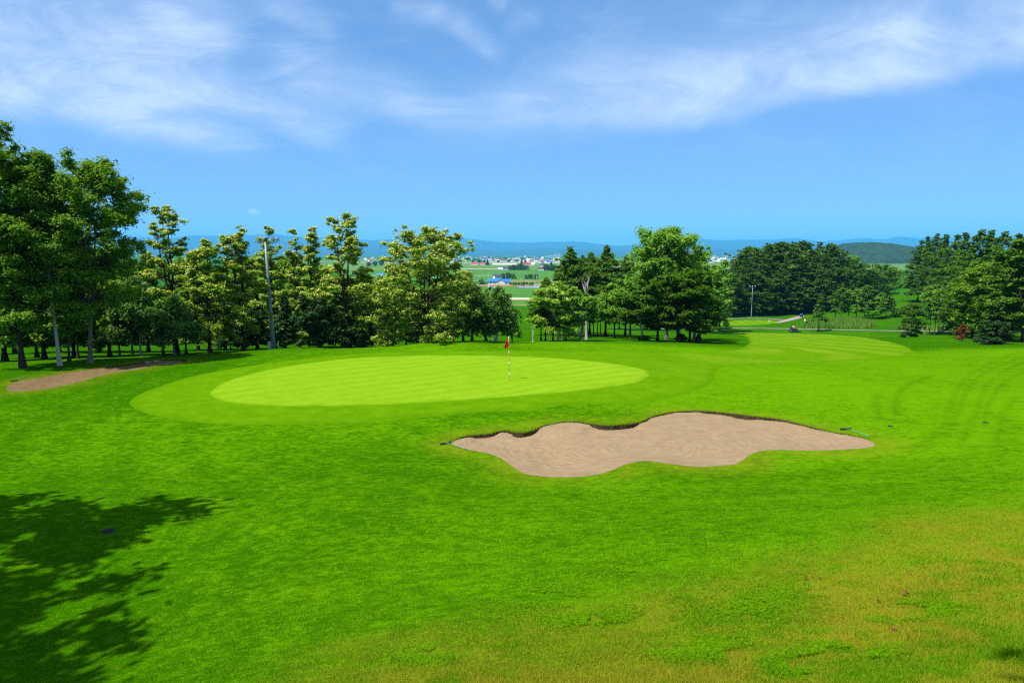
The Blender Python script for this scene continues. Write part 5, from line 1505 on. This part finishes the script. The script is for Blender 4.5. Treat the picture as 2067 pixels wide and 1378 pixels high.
mb.tube([(0 + .18 * math.cos(k * math.pi / 8), -.36 + .10 * math.sin(k * math.pi / 8), 1.16 + .13 * math.sin(k * math.pi / 8)) for k in range(17)], .018, 6, False); mb.build("steering_wheel", M_DARK, mo)


def skin_body(name, nodes, edges, mat, parent, sub=2):
    me = bpy.data.meshes.new(name); me.from_pydata([n[:3] for n in nodes], edges, []); me.materials.append(mat)
    o = bpy.data.objects.new(name, me); COL.objects.link(o)
    if parent: o.parent = parent
    sk = o.modifiers.new("skin", "SKIN"); sk.use_smooth_shade = True
    for v, n in zip(me.skin_vertices[0].data, nodes):
        v.radius = (n[3], n[4] if len(n) > 4 else n[3]); v.use_root = False
    me.skin_vertices[0].data[0].use_root = True
    ss = o.modifiers.new("sub", "SUBSURF"); ss.levels = sub; ss.render_levels = sub
    return o


M_SKIN = simple("skin", (.52, .30, .20), .6, .3, 0, .08); M_SHIRT = simple("white_shirt", (.76, .78, .80), .9, .1, 0, .08); M_TROUS = simple("pink_red_trousers", (.55, .035, .12), .9, .1, 0, .2); M_HAIR = simple("dark_hair", (.02, .015, .012), .7, .2)
pe = skin_body("person", [(0, .22, 1.10, .15, .13), (0, .24, 1.28, .13, .10), (0, .24, 1.50, .16, .10), (0, .22, 1.60, .06), (0, .20, 1.68, .075, .085), (0, .18, 1.77, .085, .10), (0, .19, 1.84, .06),
                          (-.19, .22, 1.50, .055), (-.24, .05, 1.28, .045), (-.15, -.20, 1.24, .035), (-.13, -.30, 1.25, .025), (.19, .22, 1.50, .055), (.24, .05, 1.28, .045), (.15, -.20, 1.24, .035), (.13, -.30, 1.25, .025),
                          (-.10, .18, 1.12, .09), (-.16, -.25, 1.12, .07), (-.16, -.33, .80, .05), (-.16, -.45, .76, .035), (.10, .18, 1.12, .09), (.16, -.25, 1.12, .07), (.16, -.33, .80, .05), (.16, -.45, .76, .035)],
               [(0, 1), (1, 2), (2, 3), (3, 4), (4, 5), (5, 6), (2, 7), (7, 8), (8, 9), (9, 10), (2, 11), (11, 12), (12, 13), (13, 14), (0, 15), (15, 16), (16, 17), (17, 18), (0, 19), (19, 20), (20, 21), (21, 22)], M_SKIN, None)
pe.location = mo.location; pe.rotation_euler = mo.rotation_euler
skin_body("shirt", [(0, .22, 1.14, .175, .15), (0, .24, 1.28, .165, .13), (0, .24, 1.50, .185, .125), (-.20, .22, 1.50, .075), (-.235, .08, 1.32, .065), (.20, .22, 1.50, .075), (.235, .08, 1.32, .065)], [(0, 1), (1, 2), (2, 3), (3, 4), (2, 5), (5, 6)], M_SHIRT, pe)
skin_body("trousers", [(0, .22, 1.10, .165, .14), (-.10, .16, 1.12, .10), (-.16, -.25, 1.12, .085), (-.16, -.34, .85, .065), (.10, .16, 1.12, .10), (.16, -.25, 1.12, .085), (.16, -.34, .85, .065)], [(0, 1), (1, 2), (2, 3), (0, 4), (4, 5), (5, 6)], M_TROUS, pe)
mb = MB(); mb.lathe([(.098, -.02), (.10, .04), (.085, .09), (.04, .12), (0, .125)], Matrix.Translation((0, .195, 1.76)), 14); mb.box((0, .08, 1.75), (.15, .12, .015), bevel=.005); mb.build("cap", M_HAIR, pe)
tag(pe, "person in a white shirt and pink red trousers driving the mower", "person")
tag(mo, "dark riding mower with a roll bar cutting the far fairway", "mower")

# small things
bp = hit([1617.5], [640.5], dmin=150)[0]
bo = empty("blue_cart", (bp[0], bp[1], h(*bp)))
mb = MB(); mb.box((0, 0, .95), (.75, .6, .42), bevel=.08); mb.build("box", ROOFS['blue'], bo)
mb = MB(); mb.box((0, 0, .52), (.85, .7, .40), bevel=.05); mb.tube([(.3, .3, .6), (.62, .5, 1.0)], .03, 6); mb.build("base", M_DARK, bo)
for s_ in (-.38, .38):
    mb = MB(); mb.lathe([(0, -.05), (.22, -.05), (.25, 0), (.22, .05), (0, .05)], Matrix.Translation((s_, 0, .25)) @ Matrix.Rotation(R(90), 4, 'Y'), 14); mb.build("wheel", M_RUB, bo)
tag(bo, "small blue topped cart with dark base at the end of the pale path", "cart")
for px, py, dm, hh, lb in [(1625, 648, 150, .85, "white and red tee marker right of the blue topped cart"), (1995, 668.5, 120, .9, "white and red marker post left of the brown bush"), (1553, 649, 150, .5, "tiny white and red tee marker on the striped tee")]:
    q = hit([px], [py], dmin=dm)[0]; o = empty("tee_marker", (q[0], q[1], h(*q)))
    mb = MB(); mb.lathe([(.20, -.05), (.22, .05), (.22, hh * .62), (.20, hh * .64)], Matrix(), 12); mb.build("post", M_WHITE, o)
    mb = MB(); mb.lathe([(.215, hh * .60), (.24, hh * .64), (.23, hh * .92), (.1, hh), (0, hh)], Matrix(), 12); mb.build("cap", M_RED, o)
    tag(o, lb, "marker")
for px, py, w_, lb in [(218, 1072, .26, "dark drain cover sunk in the shaded lawn at lower left"), (655, 704, .2, "dark sprinkler cover on the mound left of the dark yew"), (1990, 853, .17, "dark sprinkler cover in the grass at the right edge"), (1797, 860.5, .16, "flat dark sprinkler cover beyond the big bunker's right tip"), (573, 848, .16, "small rusty sprinkler cover in front of the green")]:
    q = hit([px], [py])[0]; o = empty("drain_cover", (q[0], q[1], h(*q)))
    mb = MB(); mb.lathe([(w_ * .54, -.06), (w_ * .54, .012), (w_ * .50, .02), (w_ * .46, .012), (w_ * .46, -.02)], Matrix(), 24); mb.build("rim", M_DARK, o)
    mb = MB(); mb.lathe([(w_ * .455, .004), (0, .006)], Matrix(), 24)
    for k in range(-3, 4): mb.box((k * w_ * .115, 0, .012), (w_ * .04, 2 * math.sqrt(max(.001, (w_ * .42) ** 2 - (k * w_ * .115) ** 2)), .014))
    mb.build("grate", M_DARK, o)
    tag(o, lb, "drain cover")
M_LEAF = simple("dead_leaf", (.16, .055, .025), .7, .2, 0, .4, 30)
for i, (px, py, s_, lb) in enumerate([(1830, 1203, .05, "curled reddish dead leaf, largest on the dry bank"), (1773, 1216, .032, "small dark dead leaf left of the largest curled leaf"), (1803, 1274, .042, "dark red dead leaf lying lower on the dry bank"), (1655, 1171, .022, "tiny orange dead leaf at the top of the clover patch"), (1628, 1172, .03, "pale withered leaf beside the tiny orange leaf"), (1637, 1100, .03, "dark dead leaf alone on the upper dry bank")]):
    q = hit([px], [py])[0]
    V = []; n1, n2 = 10, 6
    for a in range(n1 + 1):
        u = a / n1; wd = math.sin(math.pi * min(1, u * .93 + .05)) ** .8
        for b in range(n2 + 1):
            v = b / n2 * 2 - 1
            V.append(((u - .5) * 2 * s_, v * wd * s_ * .55, .035 + abs(v) ** 2 * s_ * .35 * wd + .012 * math.sin(u * 5 + i)))
    Fq = [(a * (n2 + 1) + b, a * (n2 + 1) + b + 1, (a + 1) * (n2 + 1) + b + 1, (a + 1) * (n2 + 1) + b) for a in range(n1) for b in range(n2)]
    o = mesh_np("dead_leaf", V, Fq, M_LEAF, None, True); o.location = (q[0], q[1], h(*q)); o.rotation_euler = (0, 0, i * 1.3)
    tag(o, lb, "dead leaf")

# ================================================================== standing grass and clover close to the viewer
def blade_mat(name, cols, tr=.3):
    mt, g, out = material(name)
    v = g.attr("v"); d = g.attr("dry")
    c = g.mix(v, cols[0], cols[1])
    c = g.mix(g.m('MULTIPLY', d, .85), c, cols[2])
    a = g.new("ShaderNodeBsdfDiffuse"); g.put(a.inputs[0], c)
    t = g.new("ShaderNodeBsdfTranslucent"); g.put(t.inputs[0], c)
    m1 = g.new("ShaderNodeAddShader"); g.t.links.new(a.outputs[0], m1.inputs[0]); g.t.links.new(t.outputs[0], m1.inputs[1]); g.t.links.new(m1.outputs[0], out.inputs[0])
    return mt


M_BLADE = blade_mat("grass_blades", ((.030, .105, .0008), (.090, .200, .003), (.200, .168, .012)))
M_CLOV = blade_mat("clover_leaves", ((.036, .105, .0008), (.090, .185, .0025), (.1, .15, .02)))
nb = 600000
dd = 4.3 * (19.0 / 4.3) ** (rng.random(nb) ** .95)
aa = (rng.random(nb) * 2 - 1) * R(40)
bx, by = dd * np.tan(aa), dd
keep = rng.random(nb) > .02 + .02 * (dd - 4) + .25 * (vnoise(bx * 9, by * 9) < .3)
keep &= sdist(np.stack([bx, by], 1), BK1) < -.1
bx, by, dd = bx[keep], by[keep], dd[keep]; nb = len(bx)
bz = HT(bx, by)
PB = np.stack([bx, by], 1)
dryb = smooth(-2.0, 1.2, sdist(PB, DRY) + (fbm(bx * .6, by * .6, 3) - .5) * 2.6)
dpat = smooth(.32, .58, fbm(bx * .8 + 4, by * .7, 4) * .65 + vnoise(bx * 5, by * 5) * .35)
drv = np.clip(dryb * dpat * .85 + (rng.random(nb) < .04 + .08 * dryb) * .5, 0, 1)
hh = (.018 + .024 * rng.random(nb)) * (1 + .35 * dryb) * (.6 + .8 * vnoise(bx * 2.2, by * 2.2)) * np.clip(1.15 - dd * .03, .55, 1)
wd = (.0018 + .0022 * rng.random(nb)) * (.7 + dd * .085)
a = rng.random(nb) * 6.283; ln = rng.normal(size=(nb, 2)) * .42 * hh[:, None]
V = np.stack([np.column_stack([bx - wd * np.cos(a), by - wd * np.sin(a), bz - .004]), np.column_stack([bx + wd * np.cos(a), by + wd * np.sin(a), bz - .004]), np.column_stack([bx + ln[:, 0], by + ln[:, 1], bz + hh])], 1).reshape(-1, 3)
tag(mesh_np("grass", V, np.arange(nb * 3).reshape(nb, 3), M_BLADE, None, False, dict(v=np.repeat(rng.random(nb) * .6 + .4 * fbm(bx * .5, by * .5, 3), 3), dry=np.repeat(drv, 3))), kind="stuff")
EB = [b for e in edge_blades for b in e[0]]
tag(mesh_np("edge_grass", EB, np.arange(len(EB)).reshape(-1, 3), M_BLADE, None, False, dict(v=np.repeat(rng.random(len(EB) // 3), 3), dry=np.repeat((rng.random(len(EB) // 3) < .4) * .7, 3))), kind="stuff")

CV = []
for (x0, y0, x1, y1, n) in [(1315, 1284, 1507, 1331, 5200), (1437, 1169, 1671, 1251, 6500), (1746, 1214, 1942, 1256, 3800), (1090, 1228, 1300, 1268, 4200), (1521, 1289, 1802, 1368, 6500), (980, 1180, 1200, 1240, 3000), (780, 1300, 960, 1345, 2200), (1150, 1130, 1330, 1165, 1600)]:
    c0 = np.array([(x0 + x1) / 2, (y0 + y1) / 2]); ax = np.array([(x1 - x0) / 2, (y1 - y0) / 2])
    q = rng.normal(size=(n, 2)) * .48
    pp = c0 + q * ax
    pp[:, 1] -= q[:, 0] * ax[1] * .35
    w = hit(pp[:, 0], pp[:, 1], dmin=3.)
    w = w[fbm(w[:, 0] * 2.2, w[:, 1] * 2.2, 3) > .40]
    CV.append(w)
CV = np.concatenate(CV); n = len(CV)
z = HT(CV[:, 0], CV[:, 1]) + .012 + .020 * rng.random(n)
ctr = np.column_stack([CV, z]); rot0 = rng.random(n) * 6.28
tl = rng.normal(size=(n, 2)) * .35; VV = []; r_ = .0065 + .005 * rng.random(n)
for k in range(3):
    t = rot0 + k * 2.094
    def P(rr, da):
        x = r_ * rr * np.cos(t + da); y = r_ * rr * np.sin(t + da)
        return ctr + np.column_stack([x, y, x * tl[:, 0] + y * tl[:, 1] + .002 * rr])
    VV.append(np.stack([P(.08, 0), P(1.3, -.5), P(1.75, 0), P(1.3, .5)], 1))
V = np.stack(VV, 1).reshape(-1, 3)
tag(mesh_np("clover", V, np.arange(len(V)).reshape(-1, 4), M_CLOV, None, False, dict(v=np.repeat(rng.random(n), 12), dry=np.zeros(len(V)))), kind="stuff")
# ================================================================== render settings
scene.render.engine = 'CYCLES'
scene.view_settings.view_transform = 'Standard'
scene.view_settings.look = 'None'
scene.view_settings.gamma = 1.0
scene.view_settings.exposure = EXPOSURE
cy = scene.cycles
cy.max_bounces = 6; cy.diffuse_bounces = 3; cy.glossy_bounces = 2; cy.transmission_bounces = 3; cy.transparent_max_bounces = 6; cy.volume_bounces = 2
cy.use_denoising = False
cy.denoiser = 'OPENIMAGEDENOISE'
cy.denoising_input_passes = 'RGB_ALBEDO_NORMAL'
cy.denoising_prefilter = 'ACCURATE'
cy.sample_clamp_indirect = 6
cy.filter_width = 1.25
